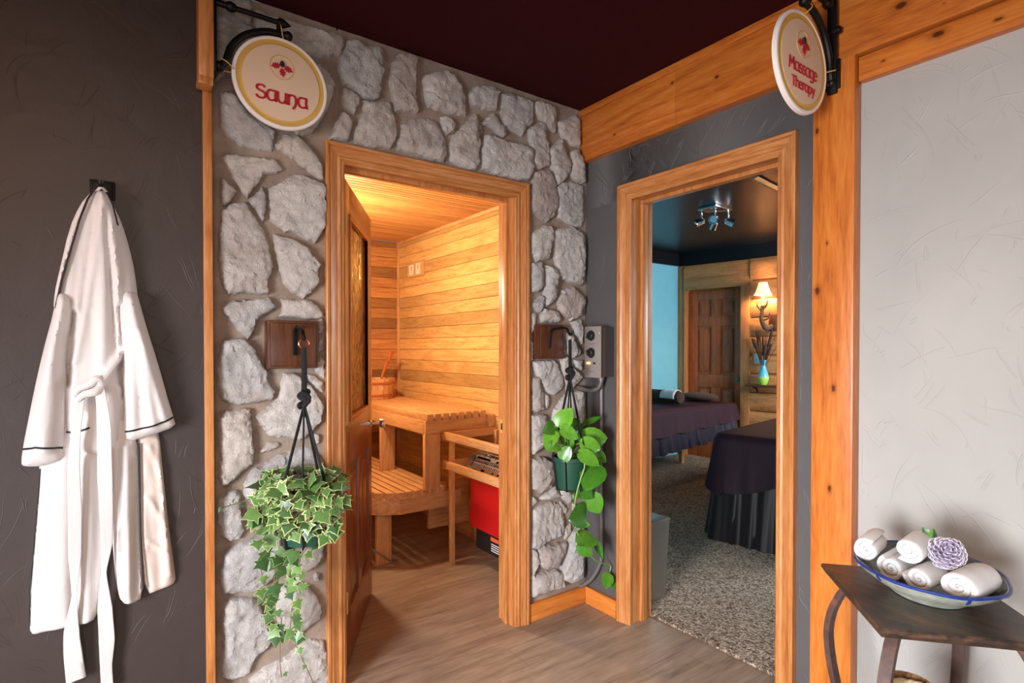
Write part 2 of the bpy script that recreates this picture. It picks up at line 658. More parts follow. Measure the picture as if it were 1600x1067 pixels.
M_['box_plate'] = plain('brushed_grey_plate', lin(156, 147, 142), .38, .35, var=.04)
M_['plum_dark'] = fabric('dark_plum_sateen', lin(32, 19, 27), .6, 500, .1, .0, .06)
M_['grey_paint'] = plain('grey_enamel', lin(84, 78, 78), .35, .3, var=.04)
M_['conduit'] = plain('grey_conduit', lin(112, 104, 104), .45, .3, var=.05)
M_['red'] = plain('red_enamel', lin(196, 22, 24), .4, .0, var=.03)
M_['black_plastic'] = plain('black_plastic', lin(26, 26, 28), .45)
M_['sign_white'] = plain('white_sign_edge', lin(236, 226, 220), .5, var=.02)
M_['sign_cream'] = plain('cream_sign_face', lin(222, 192, 164), .55, var=.02)
M_['gold'] = plain('gold_paint', lin(214, 168, 84), .45, .08, var=.05)
M_['red_letter'] = plain('crimson_letter', lin(178, 26, 46), .5, var=.04)
M_['dark_berry'] = plain('dark_berry', lin(46, 14, 24), .45)
M_['yellow_cord'] = plain('yellow_twine', lin(206, 160, 52), .7)
M_['white_print'] = plain('white_print', lin(225, 225, 225), .6, var=.02)
M_['orange_print'] = plain('orange_print', lin(216, 96, 44), .6, var=.02)


def emit(name, col, s):
    a = N(name)
    a.set(col, .5)
    a.b.inputs['Emission Color'].default_value = col
    a.b.inputs['Emission Strength'].default_value = s
    return a.m


M_['pilot'] = emit('lit_pilot_lamp', lin(255, 150, 90), 3.0)
M_['shade_lit'] = emit('lit_cream_lampshade', lin(255, 222, 170), 1.1)


def island_leaf(name, c0, c1, rough=.4):
    a = N(name)
    geo = a.n('ShaderNodeNewGeometry')
    v = a.coords()
    col = a.ramp(geo.outputs['Random Per Island'], [(0, c0), (1, c1)])
    col = a.mix(1.0, col, a.ramp(a.noise(v, 60, 3), [(.3, g4(.85)), (.7, g4(1.12))]), 'MULTIPLY')
    a.set(col, rough)
    a.b.inputs['Subsurface Weight'].default_value = 0.0
    return a.m


M_['ivy'] = island_leaf('ivy_green', lin(34, 70, 34), lin(104, 140, 72))
M_['ivy_edge'] = island_leaf('ivy_cream_margin', lin(150, 172, 100), lin(214, 210, 158))
M_['stem'] = plain('brown_stem', lin(110, 92, 58), .6)
M_['pothos'] = island_leaf('pothos_green', lin(48, 104, 26), lin(104, 164, 48), .28)
M_['pothos_stem'] = plain('pothos_stem', lin(120, 156, 70), .45)
M_['blue_glaze'] = plain('blue_glaze', lin(34, 56, 128), .18, var=.3, scale=30)


def bowl_mat():
    a = N('celadon_glaze')
    v = a.coords()
    f = a.noise(v, 18, 4, .6, .6)
    a.set(a.ramp(f, [(.3, lin(150, 152, 140)), (.6, lin(196, 198, 182)), (.8, lin(176, 172, 150))]), .2)
    return a.m


def bowl_in():
    a = N('dark_slate_glaze')
    v = a.coords()
    f = a.noise(v, 14, 4, .6, .6)
    a.set(a.ramp(f, [(.3, lin(52, 60, 66)), (.6, lin(104, 104, 98)), (.8, lin(140, 132, 112))]), .2)
    return a.m


def vase_mat():
    a = N('blue_and_lime_glaze')
    tc = a.n('ShaderNodeTexCoord')
    s = a.n('ShaderNodeSeparateXYZ')
    a.l(tc.outputs['Object'], s.inputs[0])
    h = a.math('DIVIDE', s.outputs[2], .27)
    a.set(a.ramp(h, [(.0, lin(150, 205, 72)), (.30, lin(170, 214, 96)), (.36, lin(96, 190, 214)), (1.0, lin(84, 178, 212))]), .22)
    return a.m


def table_mat():
    a = N('weathered_dark_plank')
    v = a.coords((1.0, .16, 1), (0, 0, -.73))
    f = a.math('ADD', a.math('MULTIPLY', a.noise(v, 30, 6, .65, .8), .65), a.math('MULTIPLY', a.noise(a.coords(), 9, 4, .7), .45))
    a.set(a.ramp(f, [(.34, lin(26, 21, 21)), (.52, lin(52, 40, 35)), (.64, lin(86, 62, 46)), (.78, lin(134, 80, 46))]), .36)
    a.bump(f, .35, .004)
    return a.m


def rust_mat():
    a = N('dark_bent_wood_leg')
    f = a.noise(a.coords(), 22, 6, .65)
    a.set(a.ramp(f, [(.3, lin(50, 36, 34)), (.6, lin(88, 60, 50)), (.78, lin(128, 76, 50))]), .5)
    a.bump(f, .2, .003)
    return a.m


def glass_door():
    a = N('amber_textured_glass')
    v = a.coords((1, 1, .45))
    c = a.vor(v, 60, 'F1', 1)
    f = a.n('ShaderNodeSeparateColor')
    a.l(c, f.inputs[0])
    f2 = a.math('ADD', a.math('MULTIPLY', f.outputs[0], .6), a.math('MULTIPLY', a.noise(v, 16, 4, .7, 1.0), .55))
    a.set(a.ramp(f2, [(.25, lin(90, 60, 34)), (.5, lin(196, 140, 60)), (.68, lin(244, 196, 110)), (.9, lin(214, 214, 196))]), .18)
    a.b.inputs['Transmission Weight'].default_value = .8
    a.b.inputs['IOR'].default_value = 1.35
    a.bump(a.vor(v, 60, 'DISTANCE_TO_EDGE'), .9, .008)
    return a.m


M_['celadon'] = bowl_mat()
M_['bowl_in'] = bowl_in()
M_['vase'] = vase_mat()
M_['table'] = table_mat()
M_['leg'] = rust_mat()
M_['amber'] = glass_door()
M_['lilac'] = island_leaf('lilac_petal', lin(128, 114, 140), lin(176, 162, 186), .7)
M_['petal_tip'] = plain('white_petal_tip', lin(232, 226, 234), .8)
M_['reed'] = plain('dry_reed', lin(78, 60, 40), .9)
M_['reed_head'] = plain('dark_reed_head', lin(66, 38, 40), 1.0, bump=.8, bscale=200)
M_['antler'] = plain('brown_antler', lin(84, 60, 44), .7, bump=.5, bscale=80)
M_['candle'] = plain('cream_candle_sleeve', lin(236, 220, 190), .6)
M_['sleeve_cream'] = plain('cream_cotton', lin(226, 216, 190), .9, bump=.4, bscale=200)
M_['basket'] = wood('woven_basket', lin(150, 112, 72), lin(112, 80, 48), lin(60, 40, 24), 'x', .8, 3.0)
M_['switch'] = plain('pale_switch_plate', lin(176, 196, 200), .4, var=.02)
M_['green_glass'] = plain('green_glass_knob', lin(60, 130, 110), .15, var=.05)


for q_ in ('plum', 'plum_dark', 'black_satin', 'grey_satin'):
    M_[q_].node_tree.nodes['Principled BSDF'].inputs['Specular IOR Level'].default_value = .12


# ------------------------------------------------------------------ naming helpers
def tag(o, label, cat, group=None):
    o['label'] = label
    o['category'] = cat
    if group:
        o['group'] = group
    return o


def thing(name, loc, label, cat, group=None):
    o = bpy.data.objects.new(name, None)
    o.empty_display_size = .05
    COL.objects.link(o)
    o.location = loc
    return tag(o, label, cat, group)


def struct(o, label, cat):
    o['kind'] = 'structure'
    o['label'] = label
    o['category'] = cat
    return o


def sbox(name, m, label, cat, *dims, bev=0.0):
    b = MB()
    b.box(*dims, bev=bev)
    return struct(b.build(name, m, smooth=bev > 0), label, cat)

# ================================================================== SETTING
H = 2.568
# corridor shell
sbox('floor', M_['floor'], 'grey brown oak laminate floor running into the sauna', 'floor', -4.2, .147, -5.0, 2.42, -.08, 0)
sbox('ceiling', M_['maroon'], 'dark maroon painted ceiling', 'ceiling', -4.2, .12, -5.0, .0, H, H + .08)


def ridges(b, place, u0, u1, v0, v1, n, seed, hi=.0021):
    """Trowel strokes: low tapering ridges left standing in the plaster."""
    rg = random.Random(seed)
    for k in range(n):
        u, v = rg.uniform(u0, u1), rg.uniform(v0, v1)
        L = rg.choice((.03, .05, .08, .12, .2)) * rg.uniform(.6, 1.3)
        a_ = rg.choice((1.1, 1.25, 2.2, 1.9, .7, 2.6)) + rg.uniform(-.35, .35)
        cur = rg.uniform(-5, 5)
        for q in range(rg.choice((1, 1, 2, 3))):
            du, dv = rg.uniform(-.018, .018) * (q > 0), rg.uniform(-.018, .018) * (q > 0)
            P, R = [], []
            m = 9
            x, y, an = u + du, v + dv, a_
            r_ = hi * rg.uniform(.35, 1.0)
            for i in range(m):
                t_ = i / (m - 1)
                P.append(place(max(u0, min(u1, x)), max(v0, min(v1, y)), 0))
                R.append(max(.0003, r_ * math.sin(PI * (.06 + .9 * t_)) ** .6))
                an += cur * L / m + rg.uniform(-.13, .13)
                x += math.cos(an) * L / m
                y += math.sin(an) * L / m
            up = Vector(place(0, 0, 1)) - Vector(place(0, 0, 0))
            b.tube(P, R, 6, flat=.42, up=up)


b = MB()
b.box(-4.2, -1.778, -.055, .10, 0, H)
ridges(b, lambda u, v, d: (u, -.055 - d, v), -2.6, -1.785, .3, H - .02, 260, 3)
struct(b.build('wall_left', M_['dark_wall'], angle=60), 'dark brown trowelled plaster wall behind the bathrobe', 'wall')
sbox('trim_1', M_['trim_z'], 'thin orange wood strip at the edge of the dark wall', 'trim', -1.7795, -1.7525, -.062, .0, 0, 2.21, bev=.002)


def sheet_with_holes(name, m, label, axis, d0, d1, u0, u1, v0, v1, holes, extra=None):
    """A wall slab normal to axis with rectangular openings; u along the wall, v up."""
    us = sorted({u0, u1, *[h[0] for h in holes], *[h[1] for h in holes]})
    vs_ = sorted({v0, v1, *[h[2] for h in holes], *[h[3] for h in holes]})
    b = MB()
    for i in range(len(us) - 1):
        for j in range(len(vs_) - 1):
            cu, cv = (us[i] + us[i + 1]) / 2, (vs_[j] + vs_[j + 1]) / 2
            if any(h[0] < cu < h[1] and h[2] < cv < h[3] for h in holes):
                continue
            if axis == 'x':
                b.box(d0, d1, us[i], us[i + 1], vs_[j], vs_[j + 1])
            else:
                b.box(us[i], us[i + 1], d0, d1, vs_[j], vs_[j + 1])
    if extra:
        extra(b)
    return struct(b.build(name, m, smooth=bool(extra), angle=60), label, 'wall')


sheet_with_holes('wall_side', M_['off_wall'], 'plain wall of the corridor out of view', 'x', -4.22, -4.2, -5.0, .1, 0, H,
                 [(-2.6, -.9, .25, 1.7)])
sheet_with_holes('wall_rear', M_['off_wall'], 'plain wall behind the camera', 'y', -5.02, -5.0, -4.2, .1, 0, H,
                 [(-4.0, -1.2, .1, 1.95)])
sheet_with_holes('wall_right', M_['grey_wall'], 'charcoal grey plaster wall around the treatment room door', 'x', 0, .12, -1.20, .0, 0, H,
                 [(-1.055, -.31, 0, 2.06)],
                 lambda b: (ridges(b, lambda u, v, d: (-d, u, v), -.24, -.03, .12, 2.28, 45, 5, .003),
                            ridges(b, lambda u, v, d: (-d, u, v), -1.18, -.25, 2.13, 2.29, 30, 6, .003),
                            ridges(b, lambda u, v, d: (-d, u, v), -1.185, -1.125, .1, 2.2, 30, 8, .003)))
b = MB()
b.box(0, .12, -5.0, -1.20, 0, 2.24)
ridges(b, lambda u, v, d: (-d, u, v), -2.1, -1.335, .1, 2.2, 260, 9, .0040)
struct(b.build('wall_front_right', M_['light_wall'], angle=60), 'pale grey trowelled plaster wall behind the side table', 'wall')
b = MB()
b.box(-.04, .12, -.600, 0, 2.3025, H - .033, bev=.003)
b.box(-.04, .12, -5.0, -.6005, 2.3025, H - .033, bev=.003)
b.box(-.047, .12, -5.0, 0, H - .0325, H, bev=.003)
struct(b.build('trim_2', M_['pine_beam']), 'long orange pine beam under the ceiling along the right wall', 'beam')
sbox('trim_3', M_['pine_post'], 'orange knotty pine post between the grey and the pale wall', 'post', -.05, .0, -1.3215, -1.187, 0, 2.3015, bev=.006)
sbox('trim_4', M_['pine_header'], 'pine board along the top of the pale wall under the beam', 'trim', -.03, .06, -5.0, -1.3235, 2.214, 2.292, bev=.003)
b = MB()
b.box(-.020, .0, -.236, -.022, 0, .088, bev=.003)
struct(b.build('baseboard_right', M_['pine_y']), 'orange pine baseboard on the grey wall by the corner', 'baseboard')
b = MB()
b.box(-.392, -.0005, -.020, .0, 0, .088, bev=.003)
struct(b.build('baseboard_back', M_['pine_x']), 'orange pine baseboard under the stones right of the sauna door', 'baseboard')

# ------------------------------------------------------------------ stone wall (mortar bed and stones in one mesh)
ORG = {1: (330, 0, 4.445), 2: (330, 220, 3.81), 3: (330, 490, 3.68), 4: (330, 770, 3.595), 5: (500, 30, 4.445),
       6: (700, 90, 4.445), 7: (815, 290, 3.233), 8: (815, 600, 3.046), 9: (320, 180, 3.1375), 0: (0, 0, 1)}
STONES = """
1 25 60 60 10 150 -30 270 -30 285 60 280 180 300 270 200 330 110 380 95 500 60 560 30 540 20 300
0 399 12 420 22 455 32 500 44 514 48 534 56 537 62 534 82 529 85 513 88 500 88 490 86 470 80 455 70 440 60 420 50 402 45
1 735 440 830 540 865 610 800 780 700 920 640 935 590 910 500 700 600 500
1 60 640 150 640 200 690 300 800 400 870 440 900 440 960 420 1045 330 1040 210 1000 180 970 100 930 65 880 60 760
9 345 150 395 95 450 90 530 170 585 250 585 315 570 320 500 260 430 205 370 170
9 90 200 110 188 300 210 340 212 380 262 365 278 290 290 270 320 240 360 215 398 190 380 160 330 130 270 100 235
9 80 300 130 340 158 370 110 435 85 438 75 380
9 225 410 285 352 305 400 300 450 285 525 260 470 230 440
9 80 470 150 430 205 425 240 490 280 550 310 620 325 690 342 740 310 800 315 870 260 875 215 868 120 870 85 820 70 700 72 560
9 318 360 350 340 420 300 470 292 560 330 590 350 592 440 590 540 560 600 540 622 500 605 450 575 400 565 330 515 320 440
9 340 582 400 600 440 612 505 650 520 680 570 735 555 760 560 820 520 870 485 895 430 860 390 820 370 740 350 660
0 347 479.6 368 470 390 468 419 465 433 480 408 494 400 505 396.6 520 388.4 529 370 512 350 488
9 380 900 450 905 520 905 575 960 580 990 500 1000 440 990 370 985 385 960
3 75 160 130 145 200 148 240 190 290 280 325 335 320 380 370 450 350 490 250 510 160 525 60 490 40 400 38 280 55 220
3 420 345 480 345 530 380 580 420 650 540 620 630 560 690 510 725 440 710 340 700 320 680 260 590 320 545 385 490 400 440
3 560 345 600 360 655 390 650 460 600 440 560 390
3 625 30 650 25 650 110 620 120 615 70
3 620 150 650 140 655 210 615 225
3 600 300 640 250 658 280 655 370 610 340
3 45 600 90 565 200 550 225 555 232 640 245 800 240 860 180 905 100 975 60 985 45 940 50 760
3 285 800 330 745 390 740 400 765 370 785 330 795
3 195 1050 195 990 240 900 290 880 400 810 520 775 580 770 640 850 655 930 660 1060 600 1120 250 1100
3 575 720 600 690 630 700 625 745 595 755
4 40 40 100 5 150 -10 170 30 175 130 185 210 165 255 110 270 60 235 38 150
4 75 345 150 295 250 255 330 215 380 250 410 330 380 400 350 480 250 555 150 560 65 565 48 480 55 420
4 480 350 520 310 630 270 625 360 590 410 530 445 490 440 470 400
4 580 470 600 450 620 470 610 505 585 500
4 360 560 400 520 470 510 540 530 590 580 625 670 610 710 560 750 500 800 450 835 400 815 380 740 355 650
4 75 650 110 600 200 595 260 610 300 700 345 830 320 870 250 930 220 1010 160 1040 100 1050 58 1040 55 960 65 870 60 750
4 220 1060 300 990 390 950 480 880 560 830 630 840 650 900 660 1010 655 1160 500 1230 300 1200 225 1140
4 60 1100 190 1090 205 1200 240 1260 60 1270
4 270 1250 500 1260 640 1210 650 1420 270 1430
4 60 1300 230 1300 240 1430 60 1430
5 200 140 260 135 330 180 430 190 445 215 440 320 460 330 440 400 410 545 390 555 300 545 240 480 160 440 130 330 150 240 180 200
5 510 300 550 250 600 240 670 265 680 290 672 380 670 520 690 620 680 640 600 635 530 640 510 560 490 420 500 360
5 155 475 220 495 275 540 268 590 240 650 200 635 155 605 148 540
5 70 830 100 720 150 648 185 660 228 705 220 760 195 840 130 835
5 305 560 380 570 480 565 500 620 525 690 535 770 525 840 490 890 430 885 350 890 250 860 240 790 270 720 300 640
5 575 730 640 695 740 685 800 705 840 760 870 850 878 930 865 990 760 965 680 940 550 905 545 850 570 800
0 663 120 677.7 113 700 110.5 702 113.6 710 117 721 133 727 151 729 180 713.5 177.7 700 175.5 690 170 672 166 666 150
5 850 680 880 670 945 730 930 780 880 800 850 760
6 190 200 270 190 330 215 358 240 345 290 335 362 280 355 240 345 170 340 155 250
6 380 250 430 240 500 270 590 305 585 460 550 480 525 540 470 510 400 470 380 400 375 320
6 605 303 650 303 750 343 755 420 750 512 700 490 640 420 610 360
6 770 440 840 420 890 390 915 430 920 500 920 620 860 600 810 560 780 500
6 190 390 205 440 215 540 225 600 215 680 225 720 195 778 130 768 30 720 15 620 40 540 120 460
6 245 450 315 385 360 440 410 490 405 545 390 550 340 510 290 475
6 215 455 235 470 248 520 235 530
6 265 535 300 530 400 575 520 605 575 625 590 660 590 780 560 848 500 848 420 832 330 812 250 770 245 640
6 565 500 600 470 650 445 690 450 690 560 705 640 712 745 650 770 595 760 595 640 570 570
6 712 635 740 610 785 560 805 640 850 740 850 790 800 860 765 885 740 820 720 740
6 850 650 900 640 930 690 945 760 945 870 900 860 850 810 860 740
0 836 268 855 265.5 864 277 872 306 873 317 872 324 864.5 339.5 855 347 846 341 834 330 832 315 833 290
0 871 293 880 286 893.5 284.5 911 290 912 315 913 345 908 353.5 901.6 355 892 349 875 340 874 327
7 54 240 120 200 150 205 165 230 160 280 135 370 80 380 54 330
7 175 225 260 205 310 250 320 310 318 420 300 505 260 490 190 460 170 340 165 260
7 54 395 100 390 112 440 105 510 80 535 54 540
7 125 405 165 420 185 450 170 570 130 610 118 590 120 500
7 54 595 105 555 112 590 95 640 70 620
7 100 660 115 620 180 635 195 660 190 690 110 690
7 185 580 210 530 260 510 320 570 320 600 295 660 250 680 200 645
7 52 640 80 645 80 680 54 760
7 255 690 305 675 313 740 310 800 280 750
7 215 740 260 760 300 850 265 870 225 850
7 60 890 170 880 215 970 215 1020 165 1060 130 1040 80 950
7 205 880 230 855 240 900 310 960 300 980 240 1050 215 980
0 833 592 844 588 849 610 850.5 640 838 643 833 640
7 52 780 65 800 62 880 52 890
7 270 880 310 880 310 940 280 920
8 108 40 140 60 135 110 115 120
8 160 130 190 80 230 40 290 30 298 80 295 190 200 220 150 200
8 50 150 100 145 120 150 125 200 110 220 125 270 100 300 52 335
8 52 355 110 350 150 370 160 440 140 490 90 515 55 500 52 430
8 52 540 75 540 88 560 60 585 52 580
8 90 550 165 490 185 535 130 555
8 175 480 230 500 245 540 225 570 190 530
8 190 560 225 590 215 620 190 600
8 62 600 140 565 190 575 208 640 200 720 130 750 75 785 54 780 60 690
8 205 690 240 670 245 710 215 740
8 75 790 100 770 215 755 205 810 170 870 110 880 85 860
8 54 790 70 790 85 850 60 905 54 910
8 245 710 290 680 293 760 290 920 240 945 195 930 190 870 215 790
8 54 910 90 905 170 885 195 900 205 965 130 985 56 1012
8 250 570 293 590 293 660 250 640
"""
wb = MB()
for (u0, u1, v0, v1) in ((-1.80, -1.31, 0, H), (-.452, .0, 0, H), (-1.31, -.452, 2.068, H)):
    wb.box(u0, u1, .004, .10, v0, v1)
    nu, nv = int((u1 - u0) / .012) + 1, int((v1 - v0) / .012) + 1
    vs_ = []
    for j in range(nv + 1):
        for i in range(nu + 1):
            u, v = u0 + (u1 - u0) * i / nu, v0 + (v1 - v0) * j / nv
            d_ = noise.fractal(Vector((u * 7, v * 7, 2.0)), 1, 2, 4) * .0045 + abs(noise.noise(Vector((u * 30, v * 30, 7)))) * .003
            vs_.append((u, -max(-.003, d_), v))
    wb.add(vs_, [[j * (nu + 1) + i, j * (nu + 1) + i + 1, (j + 1) * (nu + 1) + i + 1, (j + 1) * (nu + 1) + i] for j in range(nv) for i in range(nu)])
rng = np.random.default_rng(11)
lines = [l for l in STONES.strip().splitlines()]
for k, l in enumerate(lines):
    w = [float(x) for x in l.split()]
    ox, oy, s = ORG[int(w[0])]
    pts = [(ox + w[i] / s, oy + w[i + 1] / s) for i in range(1, len(w), 2)]
    pl = np.array([[at(px, py, 'y', -.018)[0], at(px, py, 'y', -.018)[2]] for px, py in pts])
    pl[:, 0] = np.minimum(pl[:, 0], -.004)
    pl[:, 1] = np.minimum(pl[:, 1], H - .004)
    size = math.sqrt(np.ptp(pl[:, 0]) * np.ptp(pl[:, 1]))
    if size < .02:
        continue
    cc = pl.mean(0)
    pl = cc + (pl - cc) * (1 + min(.07, .007 / size))
    pl[:, 0] = np.minimum(pl[:, 0], -.004)
    pl = resample(pl, .0105, .0016, rng)
    pl[:, 0] = np.minimum(pl[:, 0], -.004)
    Hs = float(rng.uniform(.026, .042)) if size > .07 else float(rng.uniform(.014, .024))
    c = pl.mean(0)
    tx, tz = rng.uniform(-.05, .05), rng.uniform(-.05, .05)
    sd = float(k) * 3.7
    lay = rng.uniform(0, PI)

    def hgt(u, v, d, Hs=Hs, c=c, tx=tx, tz=tz, sd=sd, lay=lay):
        e = min(1.0, d / .005) ** .6
        q = Vector((u * 6, v * 6, sd))
        n1 = noise.fractal(q, 1.0, 2.0, 4) * .009
        strat = (u * math.sin(lay) + v * math.cos(lay)) * 19 + noise.noise(Vector((u * 9, v * 9, sd + 5))) * 2.2
        fr = strat - math.floor(strat)
        n2 = (fr * fr) * .0044
        n3 = noise.fractal(Vector((u * 38, v * 38, sd)), .9, 2.1, 3) * .0050
        crk = abs(noise.noise(Vector((u * 11, v * 11, sd + 9))))
        n4 = -.0030 * max(0, 1 - crk / .05)
        soft = min(1.0, d / .03)
        return max(.003, e * (Hs * (.72 + .28 * soft) + (u - c[0]) * tx + (v - c[1]) * tz) + soft * (n1 + n4) + min(1, d / .012) * (n2 + n3))

    relief(wb, pl, .0075, hgt, lambda u, v, d: (u, -d, v), ring=.0035, mat=1, seed=k)
struct(wb.build('wall_back', [M_['mortar'], M_['stone']], angle=38), 'pale natural stone wall set in tan mortar around the sauna door', 'wall')


# ------------------------------------------------------------------ door casings and jambs
PROF = [(0, 0), (0, .011), (.004, .014), (.012, .014), (.015, .018), (.020, .0195), (.028, .017), (.044, .021), (.054, .027),
        (.0565, .022), (.059, .022), (.062, .028), (.071, .030), (.074, .028), (.074, 0)]


def casing(root, u0, u1, top, place, ax_side, ax_head):
    """Mitred moulding round an opening u0..u1 (inner edges) up to top; place(u, v, d) gives the point."""
    n = len(PROF)
    for nm, ends, m in (('side_casing', [((u0, -1), (0, 0)), ((u0, -1), (top, 1))], ax_side),
                        ('head_casing', [((u0, -1), (top, 1)), ((u1, 1), (top, 1))], ax_head),
                        ('side_casing', [((u1, 1), (top, 1)), ((u1, 1), (0, 0))], ax_side)):
        b = MB()
        vs_ = []
        for (ub, us), (vb, vs2) in ends:
            for w, d in PROF:
                vs_.append(place(ub + us * w, vb + vs2 * w, d))
        fs = [[i, (i + 1) % n, n + (i + 1) % n, n + i] for i in range(n)] + [list(range(n))[::-1], list(range(n, 2 * n))]
        b.add(vs_, fs)
        b.build(nm, m, root, angle=22)


def frame_root(name, loc, label, cat):
    o = bpy.data.objects.new(name, None)
    o.empty_display_size = .05
    COL.objects.link(o)
    o.location = loc
    return struct(o, label, cat)


r = frame_root('trim_5', (-.88, 0, 0), 'moulded orange wood frame of the sauna doorway', 'door frame')
casing(r, -1.2919, -.469, 2.0495, lambda u, v, d: (u, -d - .0005, v), M_['trim_z'], M_['trim_x'])
b = MB()
b.box(-1.31, -1.286, -.004, .117, 0, 2.0555)
b.build('jamb', M_['trim_z'], r)
b = MB()
b.box(-.4745, -.452, -.004, .117, 0, 2.0555)
b.build('jamb', M_['trim_z'], r)
b = MB()
b.box(-1.286, -.4745, -.004, .117, 2.0555, 2.072)
b.build('head_jamb', M_['trim_x'], r)
b = MB()
b.box(-1.285, -.4746, .035, .07, 2.037, 2.0555, bev=.003)
b.box(-.488, -.4747, .035, .07, 0, 2.037, bev=.003)
b.box(-1.2858, -1.274, .035, .07, 0, 2.037, bev=.003)
b.build('door_stop', M_['trim_z'], r)
b = MB()
b.box(-.4762, -.4744, .078, .105, .92, .985)
b.box(-.477, -.4744, .086, .097, .936, .968, mat=1)
b['label'] if False else None
sp = b.build('strike_plate', [M_['gold'], M_['black_plastic']], r)

r = frame_root('trim_6', (0, -.68, 0), 'moulded orange wood frame of the treatment room doorway', 'door frame')
casing(r, -1.042, -.322, 2.0484, lambda u, v, d: (-d - .0005, u, v), M_['trim_z'], M_['trim_y'])
b = MB()
b.box(-.004, .149, -.3165, -.300, 0, 2.054)
b.build('jamb', M_['trim_z'], r)
b = MB()
b.box(-.004, .149, -1.064, -1.0475, 0, 2.054)
b.build('jamb', M_['trim_z'], r)
b = MB()
b.box(-.004, .149, -1.0475, -.3165, 2.054, 2.072)
b.build('head_jamb', M_['trim_y'], r)
b = MB()
b.box(.062, .10, -1.0475, -.3166, 2.036, 2.054, bev=.003)
b.box(.062, .10, -.3315, -.3167, 0, 2.036, bev=.003)
b.box(.062, .10, -1.0474, -1.032, 0, 2.036, bev=.003)
b.build('door_stop', M_['trim_z'], r)

# ================================================================== SAUNA ROOM
SX, SY, SZ, SL = .035, 2.40, 2.262, -1.60


def boards(name, label, m, axis, d, du, u0, u1, z0, z1, pitch, splits=0, cat='wall', seed=0, gap=.0022):
    """Tongue and groove boards lying along u, stacked up in z (axis names the wall normal)."""
    b = MB()
    rg = random.Random(seed)
    z = z0
    k = 0
    while z < z1 - .001:
        t = min(z + pitch, z1)
        cuts = [u0, u1]
        if splits:
            cuts = sorted([u0, u1] + [u0 + (u1 - u0) * rg.uniform(.1, .9) for _ in range(rg.randint(0, splits))])
        for i in range(len(cuts) - 1):
            a_, b_ = cuts[i], cuts[i + 1] - (.0008 if i < len(cuts) - 2 else 0)
            if axis == 'x':
                b.box(d, d + du, a_, b_, z + gap / 2, t - gap / 2, bev=.002, seg=1)
            elif axis == 'y':
                b.box(a_, b_, d, d + du, z + gap / 2, t - gap / 2, bev=.002, seg=1)
            else:
                b.box(a_, b_, z + gap / 2, t - gap / 2, d, d + du, bev=.002, seg=1)
        z = t
        k += 1
    if axis == 'x':
        b.box(d + du * .6, d + du, u0, u1, z0, z1)
    elif axis == 'y':
        b.box(u0, u1, d + du * .6, d + du, z0, z1)
    else:
        b.box(u0, u1, z0, z1, d + du * .6, d + du)
    return struct(b.build(name, m), label, cat)


boards('wall_sauna_right', 'honey cedar boards on the right wall of the sauna', M_['cedar_y'], 'x', SX, .03, .10, SY, 0, SZ, .0885, 0, seed=3)
boards('wall_sauna_back', 'mixed tone cedar boards on the back wall of the sauna', M_['cedar_dark_x'], 'y', SY, .03, SL, SX, 0, SZ, .0885, 0, seed=4)
boards('wall_sauna_left', 'cedar boards on the left wall of the sauna', M_['cedar_y'], 'x', SL, -.03, .10, SY, 0, SZ, .0885, 0, seed=5)
boards('ceiling_sauna', 'narrow cedar boards of the sauna ceiling', M_['ceil_x'], 'z', SZ, .03, SL, SX, .10, SY, .043, 0, 'ceiling', seed=6, gap=.0055)
sheet_with_holes('wall_sauna_front', M_['cedar_x'], 'cedar inside of the wall with the sauna door', 'y', .101, .116, SL, SX, 0, SZ,
                 [(-1.311, -.451, 0, 2.073)])
b = MB()
b.box(SX - .022, SX, SY - .022, SY, .0, SZ, bev=.004)
struct(b.build('trim_7', M_['bench_z']), 'cedar corner strip of the sauna', 'trim')
b = MB()
b.box(SX - .016, SX, .12, SY - .023, SZ - .024, SZ, bev=.003)
struct(b.build('trim_8', M_['bench_y']), 'cedar strip along the top of the right sauna wall', 'trim')
b = MB()
b.box(SX - .018, SX, .12, SY - .023, 0, .09, bev=.003)
struct(b.build('baseboard_sauna', M_['bench_y']), 'cedar skirting board of the right sauna wall', 'baseboard')

# sauna door leaf, standing open into the sauna
DL = .752
hx, hy = -1.2745, .100
ang = math.atan2(.752 - hy, -.902 - hx)
dux, duy = math.cos(ang), math.sin(ang)
dnx, dny = duy, -dux            # towards the camera side (right, front)


def dp(u, v, d):
    return (hx + dux * u + dnx * d, hy + duy * u + dny * d, v)


door = frame_root('door_1', (hx, hy, 0), 'red cedar sauna door with amber glass standing open inwards', 'door')


def dbox(b, u0, u1, v0, v1, d0, d1, bev=.002, mat=0):
    M = Matrix(((dux, dnx, 0, hx), (duy, dny, 0, hy), (0, 0, 1, 0), (0, 0, 0, 1)))
    b.box(u0, u1, d0, d1, v0, v1, bev=bev, mat=mat, M=M)


Z0, Z1 = .012, 2.030
b = MB()
dbox(b, .004, .112, Z0, Z1, -.022, .022)
dbox(b, DL - .112, DL, Z0, Z1, -.022, .022)
b.build('stile', M_['door_z'], door)
b = MB()
for a_, c_ in ((Z0, .22), (.83, 1.02), (1.91, Z1)):
    dbox(b, .1121, DL - .1121, a_, c_, -.022, .022)
dbox(b, DL / 2 - .05, DL / 2 + .05, .2201, .8299, -.021, .021)
b.build('rail', M_['door_z'], door)
for u0 in (.1125, DL / 2 + .0505):
    b = MB()
    dbox(b, u0, u0 + .213, .2205, .8295, -.010, .010, .001)
    dbox(b, u0 + .035, u0 + .178, .26, .79, -.017, .017, .006)
    b.build('door_panel', M_['door_z'], door)
b = MB()
dbox(b, .135, DL - .135, 1.043, 1.887, -.005, .005, 0)
b.build('amber_glass_pane', M_['amber'], door)['label'] = 'amber and brown textured glass pane'
b = MB()
